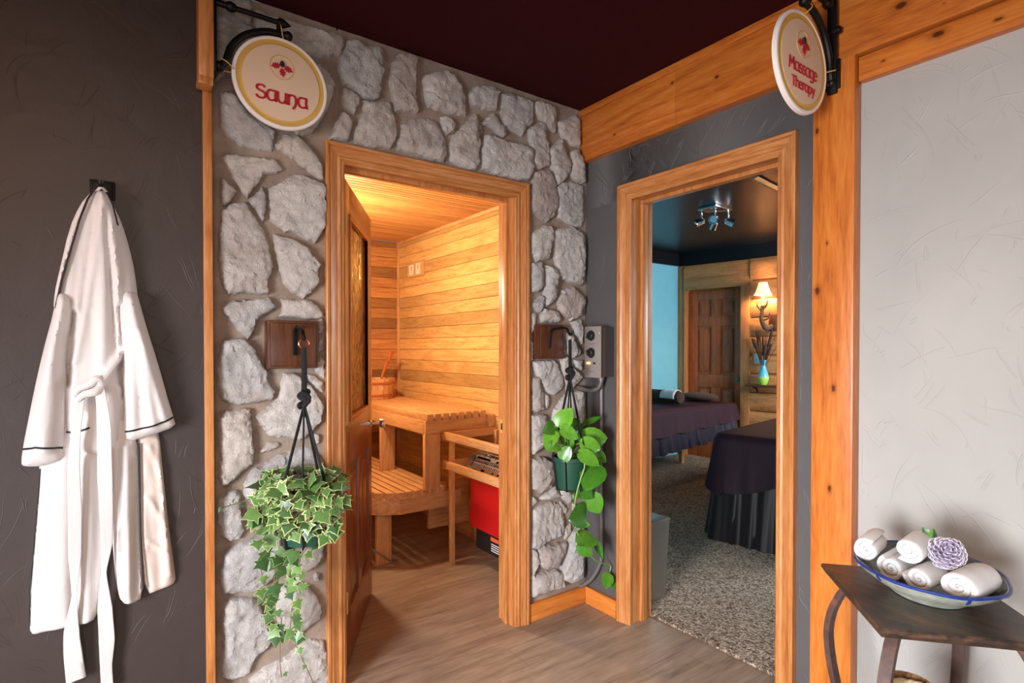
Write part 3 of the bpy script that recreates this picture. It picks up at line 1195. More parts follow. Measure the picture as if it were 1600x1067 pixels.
for s in (1, -1):
    d0, d1 = (.008, .026) if s > 0 else (-.026, -.008)
    dbox(b, .1125, .136, 1.0205, 1.9095, d0, d1, .004)
    dbox(b, DL - .136, DL - .1125, 1.0205, 1.9095, d0, d1, .004)
    dbox(b, .136, DL - .136, 1.0205, 1.0435, d0, d1, .004)
    dbox(b, .136, DL - .136, 1.8865, 1.9095, d0, d1, .004)
b.build('glass_bead', M_['panel_z'], door)
for s in (1, -1):
    b = MB()
    rose = Matrix.Translation(Vector(dp(DL - .06, .936, .022 * s))) @ Vector((dnx * s, dny * s, 0)).to_track_quat('Z', 'Y').to_matrix().to_4x4()
    b.lathe([(.026, 0), (.026, .006), (.02, .01), (.009, .012), (.009, .05), (.024, .054), (.026, .066), (.02, .078), (.0, .08)], 20, rose)
    b.build('door_knob', M_['chrome'], door)
for z in (.25, 1.02, 1.80):
    b = MB()
    b.tube([dp(-.004, z, .026), dp(-.004, z + .09, .026)], .006, 10)
    b.build('hinge', M_['gold'], door)

# upper bench along the right wall
t = thing('sauna_bench', (-.24, 1.65, 0), 'upper slatted cedar bench along the sauna right wall', 'bench')
UZ = .93
ns, x0, x1 = 8, -.468, -.028
p = (x1 - x0) / ns
for i in range(ns):
    b = MB()
    b.box(x0 + i * p + .0065, x0 + (i + 1) * p - .0065, .905, SY - .004, UZ - .042, UZ, bev=.003)
    b.build('slat', M_['bench_y'], t)
b = MB()
b.box(x0 + .002, x1 + .01, .918, .952, UZ - .125, UZ - .0425, bev=.003)
b.build('end_rail', M_['bench_x'], t)
b = MB()
b.box(x0 + .001, x0 + .03, .953, SY - .004, UZ - .125, UZ - .0425, bev=.003)
b.build('front_rail', M_['bench_y'], t)
b = MB()
b.box(x1 + .012, SX - .001, .895, SY - .024, UZ - .125, UZ - .03, bev=.003)
b.build('wall_rail', M_['bench_y'], t)
for y in (.921, 1.60):
    b = MB()
    b.box(x0 + .0, x0 + .105, y, y + .034, .4605, UZ - .1255, bev=.003)
    b.build('support', M_['bench_z'], t)

# lower bench with a clipped corner
t = thing('sauna_bench', (-.75, 1.5, 0), 'lower slatted cedar bench with clipped corner below the upper one', 'bench')
LZ = .46
ns, x0, x1 = 18, -1.30, -.305
p = (x1 - x0) / ns


def front_y(x):
    return .963 if x > -.615 else .963 + (-.615 - x) * .66


for i in range(ns):
    b = MB()
    xa, xb = x0 + i * p + .007, x0 + (i + 1) * p - .007
    ya, yb = front_y(xa), front_y(xb)
    b.add([(xa, ya, LZ - .04), (xb, yb, LZ - .04), (xb, SY - .004, LZ - .04), (xa, SY - .004, LZ - .04),
           (xa, ya, LZ), (xb, yb, LZ), (xb, SY - .004, LZ), (xa, SY - .004, LZ)],
          [[3, 2, 1, 0], [4, 5, 6, 7], [0, 1, 5, 4], [1, 2, 6, 5], [2, 3, 7, 6], [3, 0, 4, 7]])
    b.build('slat', M_['bench_y'], t)
b = MB()
b.box(-.61, -.18, .972, 1.006, LZ - .135, LZ - .0405, bev=.003)
b.build('front_rail', M_['bench_x'], t)
b = MB()
aa = math.atan2(.66, -1)
M = Matrix.Translation((-.611, .973, 0)) @ Matrix.Rotation(PI - math.atan(.66), 4, 'Z')
b.box(0.0, .83, -.034, 0, LZ - .135, LZ - .0405, bev=.003, M=M)
b.build('front_rail', M_['bench_x'], t)
for (lx, ly) in ((-.665, 1.09), (-.66, 2.1), (-1.25, 1.60)):
    b = MB()
    b.box(lx - .045, lx + .05, ly, ly + .036, 0, LZ - .1355 if ly < 1.2 else LZ - .0405, bev=.003)
    b.build('leg', M_['bench_z'], t)
b = MB()
b.box(-1.25, -.70, 1.30, 1.336, 0.0, .10, bev=.003)
b.build('stretcher', M_['bench_x'], t)
b = MB()
b.tube([(-.62, 1.085, .01), (-.80, 1.09, .16)], .006, 8)
b.build('brace_rod', M_['steel'], t)
b = MB()
b.box(-.30, SX - .02, 1.2, 1.23, .12, .42, bev=.003)
b.build('rear_panel', M_['bench_x'], t)

# bucket, ladle, gauge
bx, by = -.27, 2.17
t = thing('sauna_bucket', (bx, by, UZ), 'round cedar bucket standing on the upper sauna bench', 'bucket')
b = MB()
nst = 20
for k in range(nst):
    a0, a1 = 2 * PI * (k + .03) / nst, 2 * PI * (k + .97) / nst
    ring = []
    for (r0, z) in ((.130, 0), (.155, .160)):
        for rr in (r0 - .014, r0):
            for a_ in (a0, a1):
                ring.append((bx + rr * math.cos(a_), by + rr * math.sin(a_), UZ + .002 + z))
    b.add(ring, [[0, 1, 3, 2], [4, 6, 7, 5], [2, 3, 7, 6], [0, 4, 5, 1], [0, 2, 6, 4], [1, 5, 7, 3]])
b.build('stave', M_['bench_z'], t)
b = MB()
b.lathe([(.0, UZ + .004), (.117, UZ + .004), (.117, UZ + .016), (.0, UZ + .016)], 24, Matrix.Translation((bx, by, 0)))
b.build('bottom', M_['bench_x'], t)
for z, r0 in ((.018, .1335), (.115, .1485)):
    b = MB()
    b.lathe([(r0 - .001, UZ + z), (r0 + .004, UZ + z + .002), (r0 + .006, UZ + z + .018), (r0 + .001, UZ + z + .020)], 32, Matrix.Translation((bx, by, 0)))
    b.build('hoop', M_['panel_x'], t)
b = MB()
b.box(bx - .110, bx - .09, by - .135, by - .115, UZ + .1, UZ + .25, bev=.006)
b.build('handle_lug', M_['bench_z'], t)
t = thing('sauna_ladle', (bx + .02, by, UZ + .02), 'wooden ladle leaning out of the cedar bucket', 'ladle')
b = MB()
b.tube([(bx + .02, by - .02, UZ + .10), (bx + .05, by - .02, UZ + .20), (bx + .09, by - .02, UZ + .30), (bx + .135, by - .02, UZ + .385)],
       [.009, .011, .016, .018], 10, sub=5, flat=.6, up=(0, 1, 0))
b.build('ladle_handle', M_['panel_z'], t)
b = MB()
b.lathe([(.0, -.025), (.022, -.02), (.03, 0), (.03, .015), (.027, .015), (.02, -.012), (0, -.016)], 18, Matrix.Translation((bx + .02, by - .02, UZ + .085)))
b.build('ladle_bowl', M_['dark_x'], t)

p0 = at(636, 412, 'x', SX - .02)
p1 = at(634, 434, 'x', SX - .02)
yc, zc = 2.035, 1.985
t = thing('sauna_gauge', (SX, yc, zc - .06), 'wooden double dial gauge on the light sauna wall', 'thermometer')
b = MB()
b.box(SX - .024, SX - .0005, yc - .125, yc + .125, zc - .06, zc + .06, bev=.005)
b.box(SX - .032, SX - .0235, yc - .125, yc + .125, zc + .045, zc + .06, bev=.002)
b.box(SX - .032, SX - .0235, yc - .125, yc + .125, zc - .06, zc - .045, bev=.002)
for y in (-.125, -.008, .109):
    b.box(SX - .032, SX - .0235, yc + y, yc + y + .016, zc - .0449, zc + .0449, bev=.002)
b.build('case', M_['bench_y'], t)
for s in (-1, 1):
    b = MB()
    b.box(SX - .027, SX - .0235, yc + s * .06 - .043, yc + s * .06 + .043, zc - .0445, zc + .0445)
    b.build('dial_face', M_['sleeve_cream'], t)
    b = MB()
    b.box(SX - .0285, SX - .027, yc + s * .06 - .002, yc + s * .06 + .002, zc - .004, zc + .03)
    b.build('dial_needle', M_['black_plastic'], t)

# heater with stones and its guard rail
t = thing('sauna_heater', (-.1, .6, 0), 'red sauna stove with a silver slotted top beside the doorway', 'heater')
b = MB()
b.box(-.22, SX - .001, .40, .806, .235, .585, bev=.006)
b.build('red_body', M_['red'], t)
b = MB()
b.box(-.205, SX - .002, .42, .755, .11, .2345, bev=.003)
b.build('base', M_['black_plastic'], t)
b = MB()
b.box(-.2066, -.2049, .43, .60, .125, .225)
for z in (.135, .148, .161, .174):
    b.box(-.2072, -.2065, .45, .585, z, z + .005, mat=1)
b.box(-.2072, -.2065, .445, .59, .195, .218, mat=2)
b.build('rating_label', [M_['black_plastic'], M_['white_print'], M_['orange_print']], t)
b = MB()
# sloping slotted collar
yA, yB = .42, .80
for i in range(20):
    ya = yA + (yB - yA) * i / 20
    yb = ya + (yB - yA) / 20
    q = lambda u, y: (-.235 + .075 * u, y, .586 + .085 * u)
    for (ua, ub) in ((0, .22), (.78, 1)):
        b.add([q(ua, ya), q(ua, yb), q(ub, yb), q(ub, ya)], [[0, 1, 2, 3]])
    for (ua, ub) in ((.22, .46), (.54, .78)):
        g_ = (yb - ya) * .5
        b.add([q(ua, ya), q(ua, ya + g_), q(ub, ya + g_), q(ub, ya)], [[0, 1, 2, 3]])
    b.add([q(.46, ya), q(.46, yb), q(.54, yb), q(.54, ya)], [[0, 1, 2, 3]])
b.box(-.236, -.15, yB, yB + .002, .586, .67)
b.box(-.238, -.233, yA, yB, .578, .588)
b.build('slotted_collar', M_['steel'], t)
b = MB()
for i in range(7):
    y = .44 + i * .055
    b.tube([(-.165, y, .665), (-.165, y, .70), (-.10, y, .715), (SX - .03, y, .715)], .0035, 6)
for z in (.69,):
    b.tube([(-.165, .43, z), (-.165, .80, z)], .0035, 6)
b.build('stone_rack', M_['steel'], t)
rg = random.Random(5)
for i in range(26):
    b = MB()
    b.sphere((rg.uniform(-.13, .0), rg.uniform(.44, .77), rg.uniform(.60, .68)), rg.uniform(.02, .034), 5, sc3=(1, 1.2, .8))
    b.build('stone', M_['grey_paint'], t, angle=60)

t = thing('heater_guard', (-.34, .5, 0), 'light cedar guard rail around the red stove', 'guard rail')
for z0_, z1_ in ((.770, .817), (.592, .640)):
    b = MB()
    b.box(-.360, -.338, .13, .905, z0_, z1_, bev=.003)
    b.build('front_rail', M_['bench_y'], t)
    b = MB()
    b.box(-.3379, SX - .001, .868, .888, z0_, z1_, bev=.003)
    b.build('side_rail', M_['bench_x'], t)
for y in (.832, .15):
    b = MB()
    b.box(-.3378, -.310, y, y + .03, 0, .805, bev=.003)
    b.build('post', M_['bench_z'], t)
b = MB()
b.box(.0, SX - .001, .836, .866, 0.0, .805, bev=.003)
b.build('post', M_['bench_z'], t)

# ================================================================== TREATMENT ROOM
C2 = np.array([3.729, 2.265])
LU = np.array([.1347, -.9909])
LN = np.array([.9909, .1347])
ML = Matrix(((LU[0], LN[0], 0, C2[0]), (LU[1], LN[1], 0, C2[1]), (0, 0, 1, 0), (0, 0, 0, 1)))   # (s, depth, z)
MZ = 2.50
sbox('floor_carpet', M_['carpet'], 'brown and grey flecked carpet of the treatment room', 'floor', .147, 4.8, -1.6, 2.4, -.08, .012)
sbox('ceiling_treatment', M_['navy'], 'near black ceiling of the treatment room', 'ceiling', .12, 4.8, -1.6, 2.4, MZ, MZ + .06)
sbox('wall_treatment_left', M_['blue'], 'sky blue wall behind the massage tables', 'wall', .15, 3.73, 2.265, 2.34, 0, MZ)
sbox('wall_treatment_right', M_['blue'], 'window wall of the treatment room out of view', 'wall', .15, 4.8, -1.6, -1.55, 0, MZ)
sbox('wall_treatment_front', M_['blue'], 'back of the corridor wall inside the treatment room', 'wall', .121, .150, -1.6, -1.066, 0, MZ)
sbox('wall_treatment_back', M_['blue'], 'partition between sauna and treatment room', 'wall', .121, .150, -.299, 2.34, 0, MZ)
sbox('wall_treatment_head', M_['blue'], 'wall above the treatment room door', 'wall', .121, .150, -1.066, -.299, 2.073, MZ)
b = MB()
b.box(.15, 3.70, 2.235, 2.2645, 2.352, MZ)
struct(b.build('trim_9', M_['navy'], smooth=False), 'black board along the top of the blue wall', 'trim')
b = MB()
b.box(.031, 3.9, -.03, 0, 2.352, MZ, M=ML)
struct(b.build('trim_10', M_['navy'], smooth=False), 'black board along the top of the log wall', 'trim')
b = MB()
c_ = at(1178, 277, 'z', 2.49)
d_ = at(1218, 297, 'z', 2.49)
b.tube([c_, d_], .028, 4, flat=.4, up=(0, 0, 1))
struct(b.build('trim_11', M_['log_x'], smooth=False), 'short wooden strip on the dark treatment room ceiling', 'trim')


def half_log(b, s0, s1, z0, z1, d):
    n = 8
    prof = []
    zc_, hh = (z0 + z1) / 2, (z1 - z0) / 2
    for k in range(n + 1):
        a_ = PI * k / n
        prof.append((-d * math.sin(a_) ** .55, zc_ - hh * math.cos(a_)))
    vs_ = [ML @ Vector((s, dd, z)) for s in (s0, s1) for dd, z in prof] + [ML @ Vector((s, .04, z)) for s in (s0, s1) for z in (z0, z1)]
    m = n + 1
    fs = [[i, i + 1, m + i + 1, m + i] for i in range(n)]
    fs += [[2 * m + 0] + list(range(m)) + [2 * m + 1], [2 * m + 2] + list(range(m, 2 * m)) + [2 * m + 3]]
    b.add(vs_, fs)


b = MB()
z = .0
edges = [0, .21, .42, .63, .84, 1.05, 1.26, 1.47, 1.68, 1.89, 2.10, 2.35]
for i in range(len(edges) - 1):
    half_log(b, .915, 3.9, edges[i], edges[i + 1], .05)
half_log(b, .09, .915, 2.16, 2.35, .03)
b.box(-.02, .095, .0, .2, 0, 2.5, M=ML)
b.box(.80, 3.9, .041, .2, 0, 2.5, M=ML)
b.box(.09, .85, .12, .2, 0, 2.5, M=ML)
struct(b.build('wall_far', M_['log_knotty'], angle=40), 'rounded pine log wall at the end of the treatment room', 'wall')
r = frame_root('trim_12', tuple(ML @ Vector((.45, 0, 0))), 'rough pine surround of the six panel door', 'door frame')
for nm, dims in (('corner_board', (.0, .085, -.012, .0, 0, 2.351)), ('side_board', (.81, .912, -.055, .11, 0, 2.05)),
                 ('head_board', (.086, .93, -.03, .0, 2.045, 2.19)), ('jamb', (.0855, .098, -.02, .119, 0, 2.044))):
    b = MB()
    b.box(*dims, bev=.003, M=ML)
    b.build(nm, M_['log_z'] if nm != 'head_board' else M_['log_y'], r)

d2 = frame_root('door_2', tuple(ML @ Vector((.45, .09, 0))), 'brown six panel wooden door in the log wall', 'door')


def lbox(b, s0, s1, d0, d1, z0, z1, bev=.003):
    b.box(s0, s1, d0, d1, z0, z1, bev=bev, M=ML)


dd0, dd1 = .075, .112
sa, sb = .10, .808
b = MB()
for s0, s1 in ((sa, sa + .115), (sb - .115, sb)):
    lbox(b, s0, s1, dd0, dd1, .012, 2.035)
mid = (sa + sb) / 2
for z0, z1 in ((.012, .24), (.86, 1.02), (1.60, 1.72), (1.925, 2.035)):
    lbox(b, sa + .1151, sb - .1151, dd0 + .0005, dd1, z0, z1)
for z0, z1 in ((.2401, .8599), (1.0201, 1.5999), (1.7201, 1.9249)):
    lbox(b, mid - .055, mid + .055, dd0 + .0005, dd1, z0, z1)
b.build('door_frame', M_['panel_z'], d2)
for z0, z1 in ((.2405, .8595), (1.0205, 1.5995), (1.7205, 1.9245)):
    for s0, s1 in ((sa + .1155, mid - .0555), (mid + .0555, sb - .1155)):
        b = MB()
        lbox(b, s0, s1, dd0 + .02, dd1 - .006, z0, z1, 0)
        lbox(b, s0 + .03, s1 - .03, dd0 + .006, dd0 + .0205, z0 + .03, z1 - .03, .006)
        b.build('door_panel', M_['panel_z'], d2)
b = MB()
kn = ML @ Matrix.Translation((sb - .055, dd0, .975)) @ Matrix.Rotation(PI / 2, 4, 'X')
b.lathe([(.026, 0), (.026, .005), (.01, .01), (.01, .03), (.024, .036), (.027, .05), (.018, .062), (0, .064)], 18, kn)
b.build('door_knob', M_['green_glass'], d2)


# ------------------------------------------------------------------ massage tables
def rrect(L, W, r, n=40):
    out = []
    for cx, cy, a0 in ((L - r, W - r, 0), (r, W - r, 90), (r, r, 180), (L - r, r, 270)):
        for k in range(n // 4 + 1):
            a_ = math.radians(a0 + 90 * k / (n // 4))
            out.append((cx + r * math.cos(a_), cy + r * math.sin(a_)))
    return resample(np.array(out), .018)


def drape(b, M, L, W, z, drop, flare, amp, freq, rise=.0, grow=.0, rings=12, seed=0):
    """Cloth over a table L x W: rounded top and a hanging side that ends at drop(x, y)."""
    per = rrect(L + 2 * grow, W + 2 * grow, .07) - grow
    n = len(per)
    c = per.mean(0)
    tan = np.roll(per, -1, 0) - np.roll(per, 1, 0)
    nr = np.stack([tan[:, 1], -tan[:, 0]], 1)
    nr /= np.linalg.norm(nr, axis=1)[:, None] + 1e-9
    s = np.cumsum(np.linalg.norm(np.roll(per, -1, 0) - per, axis=1))
    vs_, fs = [], []
    for q in (.02, .3, .6, .85, .95):
        for p_ in per:
            w = c + (p_ - c) * q
            vs_.append(M @ Vector((w[0], w[1], z + rise * (1 - q ** 4))))
    for i in range(n):
        w = per[i] - nr[i] * .01
        vs_.append(M @ Vector((w[0], w[1], z - .003)))
    nt = 6
    for k in range(1, rings + 1):
        t = k / rings
        for i in range(n):
            D = drop(per[i][0] / L, per[i][1] / W)
            wv = (math.sin(s[i] * freq) + .6 * math.sin(s[i] * freq * 1.73 + 1.3 + seed) + .5 * math.sin(s[i] * freq * .41 + seed))
            o = .012 + flare * t ** 1.3 + amp * wv * t ** .8
            zz = z - .015 - (D - .015) * t + (.006 * math.sin(s[i] * freq * .5 + seed)) * t
            w = per[i] + nr[i] * o
            vs_.append(M @ Vector((w[0], w[1], max(zz, .016))))
    tot = 5 + 1 + rings
    for r_ in range(tot - 1):
        for i in range(n):
            j = (i + 1) % n
            fs.append([r_ * n + i, r_ * n + j, (r_ + 1) * n + j, (r_ + 1) * n + i])
    fs.append([i for i in range(n)])
    b.add(vs_, fs)


def bed_frame(x, y, deg):
    a_ = math.radians(deg)
    return Matrix.Translation((x, y, 0)) @ Matrix(((math.cos(a_), math.sin(a_), 0, 0), (math.sin(a_), -math.cos(a_), 0, 0), (0, 0, 1, 0), (0, 0, 0, 1)))


def massage_table(M, L, W, z, label, skirt_mat, blank_drop, skirt_drop, flare, seed, cover=None):
    t = thing('massage_table', tuple(M @ Vector((L / 2, W / 2, .012))), label, 'massage table')
    b = MB()
    b.box(.02, L - .02, .02, W - .02, z - .10, z - .012, bev=.02, M=M)
    b.build('padded_top', M_['brown_plush'], t)
    for lx in (.12, L - .15):
        for ly in (.09, W - .09):
            b = MB()
            b.box(lx - .022, lx + .022, ly - .022, ly + .022, .012, z - .1, bev=.003, M=M)
            b.build('leg', M_['bench_z'], t)
    b = MB()
    drape(b, M, L, W, z - .004, skirt_drop, flare, .012, 62, grow=.0, seed=seed)
    b.build('satin_skirt', skirt_mat, t, angle=70)
    b = MB()
    drape(b, M, L, W, z + .004, blank_drop, flare * .55 + .01, .0025, 40, rise=.012, grow=.016, seed=seed + 2)
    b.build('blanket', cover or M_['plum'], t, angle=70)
    return t


MB2 = bed_frame(1.425, .18, 9)
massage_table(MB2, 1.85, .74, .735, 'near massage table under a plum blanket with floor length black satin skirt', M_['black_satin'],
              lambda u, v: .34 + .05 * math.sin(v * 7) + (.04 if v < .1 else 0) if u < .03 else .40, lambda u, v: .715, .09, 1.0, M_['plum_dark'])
MB1 = bed_frame(1.72, 2.06, -3)
massage_table(MB1, 1.74, .70, .745, 'far massage table under a plum blanket beside the blue wall', M_['grey_satin'],
              lambda u, v: .30 - .13 * u, lambda u, v: .47 - .15 * u, .05, 3.0)

b = MB()
c0, c1 = Vector((2.70, 1.95, .832)), Vector((2.66, 1.40, .832))
ax = (c1 - c0)
b.tube([c0, c0 + ax * .02, c0 + ax * .06, c0 + ax * .5, c0 + ax * .94, c0 + ax * .98, c1], [.03, .055, .066, .068, .066, .055, .03], 24)
tag(b.build('bolster', M_['brown_plush'], loc=(2.68, 1.67, .765)), 'brown plush bolster lying across the far massage table', 'bolster')
b = MB()
vs_, fs = [], []
nn = 14
for i in range(8):
    w = .58 + .34 * i / 7
    for k in range(nn + 1):
        a_ = math.radians(-150 + 190 * k / nn)
        rr = .073 + .002 * math.sin(i * 2 + k)
        base = c0 + ax * w
        vs_.append(base + Vector((-rr * math.cos(a_ + PI / 2 + .9) , 0, rr * math.sin(a_ + PI / 2 + .9))))
for i in range(7):
    for k in range(nn):
        q = i * (nn + 1) + k
        fs.append([q, q + 1, q + nn + 2, q + nn + 1])
b.add(vs_, fs)
o = b.build('hand_towel', M_['towel'], loc=(2.68, 1.67, .80))
sm = o.modifiers.new('thickness', 'SOLIDIFY')
sm.thickness = .006
sm.offset = 1
tag(o, 'small white towel draped over the brown bolster', 'towel')
b = MB()
b.sphere((3.20, 1.58, .8065), .19, 12, sc3=(.85, 1.15, .24))
tag(b.build('face_cushion', M_['brown_plush'], loc=(3.2, 1.58, .762)), 'flat brown head cushion at the far end of the far massage table', 'cushion')

# metal waste bin just inside the door
b = MB()
ztop, t_ = .413, .003
O = [(.10, -.243), (.348, -.243), (.348, -.055), (.10, -.055)]
T = [(.155, -.231), (.400, -.231), (.400, -.045), (.155, -.045)]
b.add([(x, y, .013) for x, y in O] + [(x, y, ztop) for x, y in T],
      [[3, 2, 1, 0], [0, 1, 5, 4], [1, 2, 6, 5], [2, 3, 7, 6], [3, 0, 4, 7]])
b.v = [(max(x, .172), y, z) for x, y, z in b.v]
t = thing('metal_bin', (.27, -.14, .013), 'grey tapered metal bin on the carpet behind the left door jamb', 'bin')
b.build('bin_body', M_['steel'], t, smooth=False)
b = MB()
b.box(.158 + .014, .404, -.235, -.041, ztop + .0005, ztop + .014, bev=.004)
b.build('bin_lid', M_['steel'], t)

# ceiling spotlight with four heads
sp_ = at(1117, 328, 'z', 2.48)
cx, cy = sp_[0], sp_[1]
t = thing('ceiling_spotlight', (cx, cy, MZ), 'chrome ceiling light with four adjustable spot heads', 'ceiling light')
b = MB()
b.box(cx - .115, cx + .115, cy - .085, cy + .085, MZ - .025, MZ - .0005, bev=.004)
b.build('ceiling_plate', M_['chrome'], t)
for ox, oy, tx_, ty_ in ((-.09, .07, -.9, .9), (-.09, -.06, -1, -.2), (.09, .065, .4, .6), (.09, -.065, .5, -.9)):
    ps = [(cx + ox, cy + oy, MZ - .025), (cx + ox, cy + oy, MZ - .10)]
    b = MB()
    b.tube(ps, .007, 10)
    b.tube([(cx + ox, cy + oy, MZ - .03), (cx + ox + .03, cy + oy + .01, MZ - .07), (cx + ox + tx_ * .03, cy + oy + ty_ * .03, MZ - .11)], .003, 6, sub=4)
    st = b.build('stem', M_['chrome'], t)
    dirv = Vector((tx_, ty_, -.45)).normalized()
    b = MB()
    Mh = Matrix.Translation((cx + ox, cy + oy, MZ - .115)) @ dirv.to_track_quat('Z', 'Y').to_matrix().to_4x4()
    b.lathe([(.012, -.03), (.024, -.02), (.028, 0), (.03, .03), (.034, .045), (.03, .045), (.026, .035), (0, .034)], 18, Mh, caps=True)
    b.build('spot_head', M_['chrome'], t)


# wall sconce, shelf, vase, switch on the log wall
def lw(s, d, z):
    return ML @ Vector((s, d, z))


t = thing('wall_sconce', tuple(lw(1.11, -.05, 1.6)), 'lit antler wall sconce with small cream shade on the log wall', 'wall lamp')
b = MB()
b.box(1.13, 1.22, -.07, -.0505, 1.52, 1.70, bev=.006, M=ML)
b.build('back_plate', M_['dark_z'], t)
b = MB()
b.tube([lw(1.17, -.075, 1.58), lw(1.13, -.13, 1.55), lw(1.09, -.16, 1.64), lw(1.09, -.15, 1.74), lw(1.10, -.15, 1.80)], [.022, .026, .022, .018, .02], 10, sub=5)
b.tube([lw(1.09, -.15, 1.74), lw(1.05, -.16, 1.79), lw(1.035, -.16, 1.85)], [.014, .012, .004], 8, sub=4)
b.tube([lw(1.095, -.15, 1.76), lw(1.14, -.16, 1.80), lw(1.155, -.16, 1.86)], [.014, .012, .004], 8, sub=4)
b.tube([lw(1.10, -.15, 1.64), lw(1.15, -.14, 1.66), lw(1.17, -.14, 1.72)], [.012, .01, .004], 8, sub=4)
b.build('antler_arm', M_['antler'], t)
b = MB()
b.tube([lw(1.10, -.15, 1.79), lw(1.10, -.15, 1.925)], .015, 12)
b.build('candle_sleeve', M_['candle'], t)
b = MB()
Ms = Matrix.Translation(lw(1.10, -.15, 1.915))
b.lathe([(.092, 0), (.068, .05), (.05, .11), (.044, .135), (.042, .135), (.048, .11), (.066, .05), (.090, 0)], 24, Ms)
b.build('lamp_shade', M_['shade_lit'], t)
pl_ = lw(1.10, -.15, 1.955)
point('sconce_light', tuple(pl_), 17, (1.0, .66, .34), .03)

t = thing('wall_shelf', tuple(lw(1.2, -.1, .94)), 'narrow dark shelf on the log wall carrying the vase', 'shelf')
b = MB()
b.box(.935, 1.45, -.21, -.052, .915, .937, bev=.003, M=ML)
b.build('shelf_board', M_['dark_y'], t)
for s in (1.0, 1.38):
    b = MB()
    b.tube([lw(s, -.051, .84), lw(s, -.06, .88), lw(s, -.16, .912)], .008, 8, sub=4)
    b.build('shelf_bracket', M_['black'], t)
VX = lw(1.10, -.13, .9375)
b = MB()
b.lathe([(.0, 0), (.034, 0), (.044, .02), (.056, .055), (.058, .08), (.050, .12), (.036, .16), (.027, .19), (.026, .22), (.033, .262), (.036, .27),
         (.033, .268), (.023, .22), (.024, .19), (.03, .16), (0, .12)], 32, Matrix.Translation((0, 0, 0)))
o = b.build('vase', M_['vase'])
o.location = VX
tag(o, 'bottle vase glazed blue above and lime green below on the dark shelf', 'vase')
t = thing('dried_reed_bouquet', tuple(VX + Vector((0, 0, .15))), 'dark dried reeds standing in the blue and green vase', 'dried plants')
rg = random.Random(3)
for k in range(26):
    bs = MB()
    a_, q = rg.uniform(0, 2 * PI), rg.uniform(.2, 1)
    hgt_ = rg.uniform(.42, .62)
    tip = VX + Vector((.15 * q * math.cos(a_), .15 * q * math.sin(a_), hgt_))
    ov = Vector((tip.x - C2[0], tip.y - C2[1], 0)).dot(Vector((LN[0], LN[1], 0))) + .075
    if ov > 0:
        tip -= Vector((LN[0], LN[1], 0)) * ov
    st = VX + Vector((.012 * math.cos(a_), .012 * math.sin(a_), .16))
    mid_ = st.lerp(tip, .5) + Vector((0, 0, .02))
    bs.tube([st, mid_, tip], .0028, 5, sub=3)
    if k % 2:
        d_ = (tip - mid_).normalized()
        bs.tube([tip - d_ * .13, tip - d_ * .10, tip - d_ * .02, tip], [.003, .012, .010, .002], 7, mat=1)
    bs.build('reed', [M_['reed'], M_['reed_head']], t)
t = thing('light_switch', tuple(lw(.98, -.06, 1.22)), 'light switch on a wooden block beside the six panel door', 'switch')
b = MB()
b.box(.955, 1.07, -.075, -.045, 1.15, 1.29, bev=.006, M=ML)
b.build('wooden_block', M_['log_z'], t)
b = MB()
b.box(.975, 1.035, -.081, -.0755, 1.165, 1.275, bev=.003, M=ML)
b.box(.998, 1.012, -.088, -.0805, 1.205, 1.235, bev=.002, M=ML)
b.build('switch_plate', M_['switch'], t)

# ================================================================== CORRIDOR OBJECTS
# block that carries the sauna sign bracket
b = MB()
b.box(-1.797, -1.7535, -.122, -.0635, 2.205, H - .001, bev=.004)
b.box(-1.799, -1.756, -.124, -.0640, 2.18, 2.2049, bev=.003)
struct(b.build('trim_13', M_['trim_z']), 'thicker orange wood block at the top of the dark wall edge', 'trim')


# ------------------------------------------------------------------ hanging signs
def arc(cx, cy, rx, ry, a0, a1, n=10):
    return [(cx + rx * math.cos(math.radians(a0 + (a1 - a0) * k / n)), cy + ry * math.sin(math.radians(a0 + (a1 - a0) * k / n))) for k in range(n + 1)]


GLY = {
    'S': (.92, [arc(.47, .97, .36, .27, 25, 262) + arc(.45, .36, .40, .33, 82, -165)]),
    'a': (.92, [arc(.42, .5, .36, .47, 70, 290, 14), [(.42 + .36 * .342, .94), (.80, .98)], [(.82, 1.0), (.78, .5), (.86, 0)], [(.54, .06), (.80, .16)]]),
    'u': (.92, [[(.08, 1.0), (.08, .45)] + arc(.42, .42, .34, .40, 180, 350), [(.80, 1.0), (.78, .4), (.88, 0)]]),
    'n': (.92, [[(.12, 1.0), (.12, 0)], arc(.45, .60, .33, .38, 170, 0) + [(.78, .3), (.68, -.05), (.5, -.28)]]),
    'M': (1.2, [[(.06, 0), (.16, 1.3)], [(.16, 1.3), (.56, .5)], [(.56, .5), (.98, 1.3)], [(.98, 1.3), (1.06, 0)]]),
    's': (.68, [arc(.33, .75, .24, .22, 30, 260) + arc(.32, .27, .27, .25, 80, -160)]),
    'g': (.86, [arc(.40, .52, .33, .44, 60, 300, 14), [(.76, 1.0), (.76, -.1)] + arc(.42, -.1, .34, .28, 0, -150)]),
    'e': (.84, [[(.08, .50), (.72, .58)] + arc(.40, .5, .34, .47, 10, 320, 16)]),
    'T': (1.0, [[(.02, 1.28), (.95, 1.28)], [(.48, 1.28), (.48, 0)]]),
    'h': (.90, [[(.12, 1.42), (.12, 0)], arc(.44, .60, .32, .38, 175, 0) + [(.76, .0)]]),
    'r': (.62, [[(.12, 1.0), (.12, 0)], arc(.42, .62, .30, .36, 175, 50)]),
    'p': (.90, [[(.12, 1.0), (.12, -.42)], arc(.43, .5, .33, .46, 140, -140, 14)]),
    'y': (.84, [[(.06, 1.0), (.42, .08)], [(.78, 1.0), (.42, .08), (.22, -.40)]]),
}


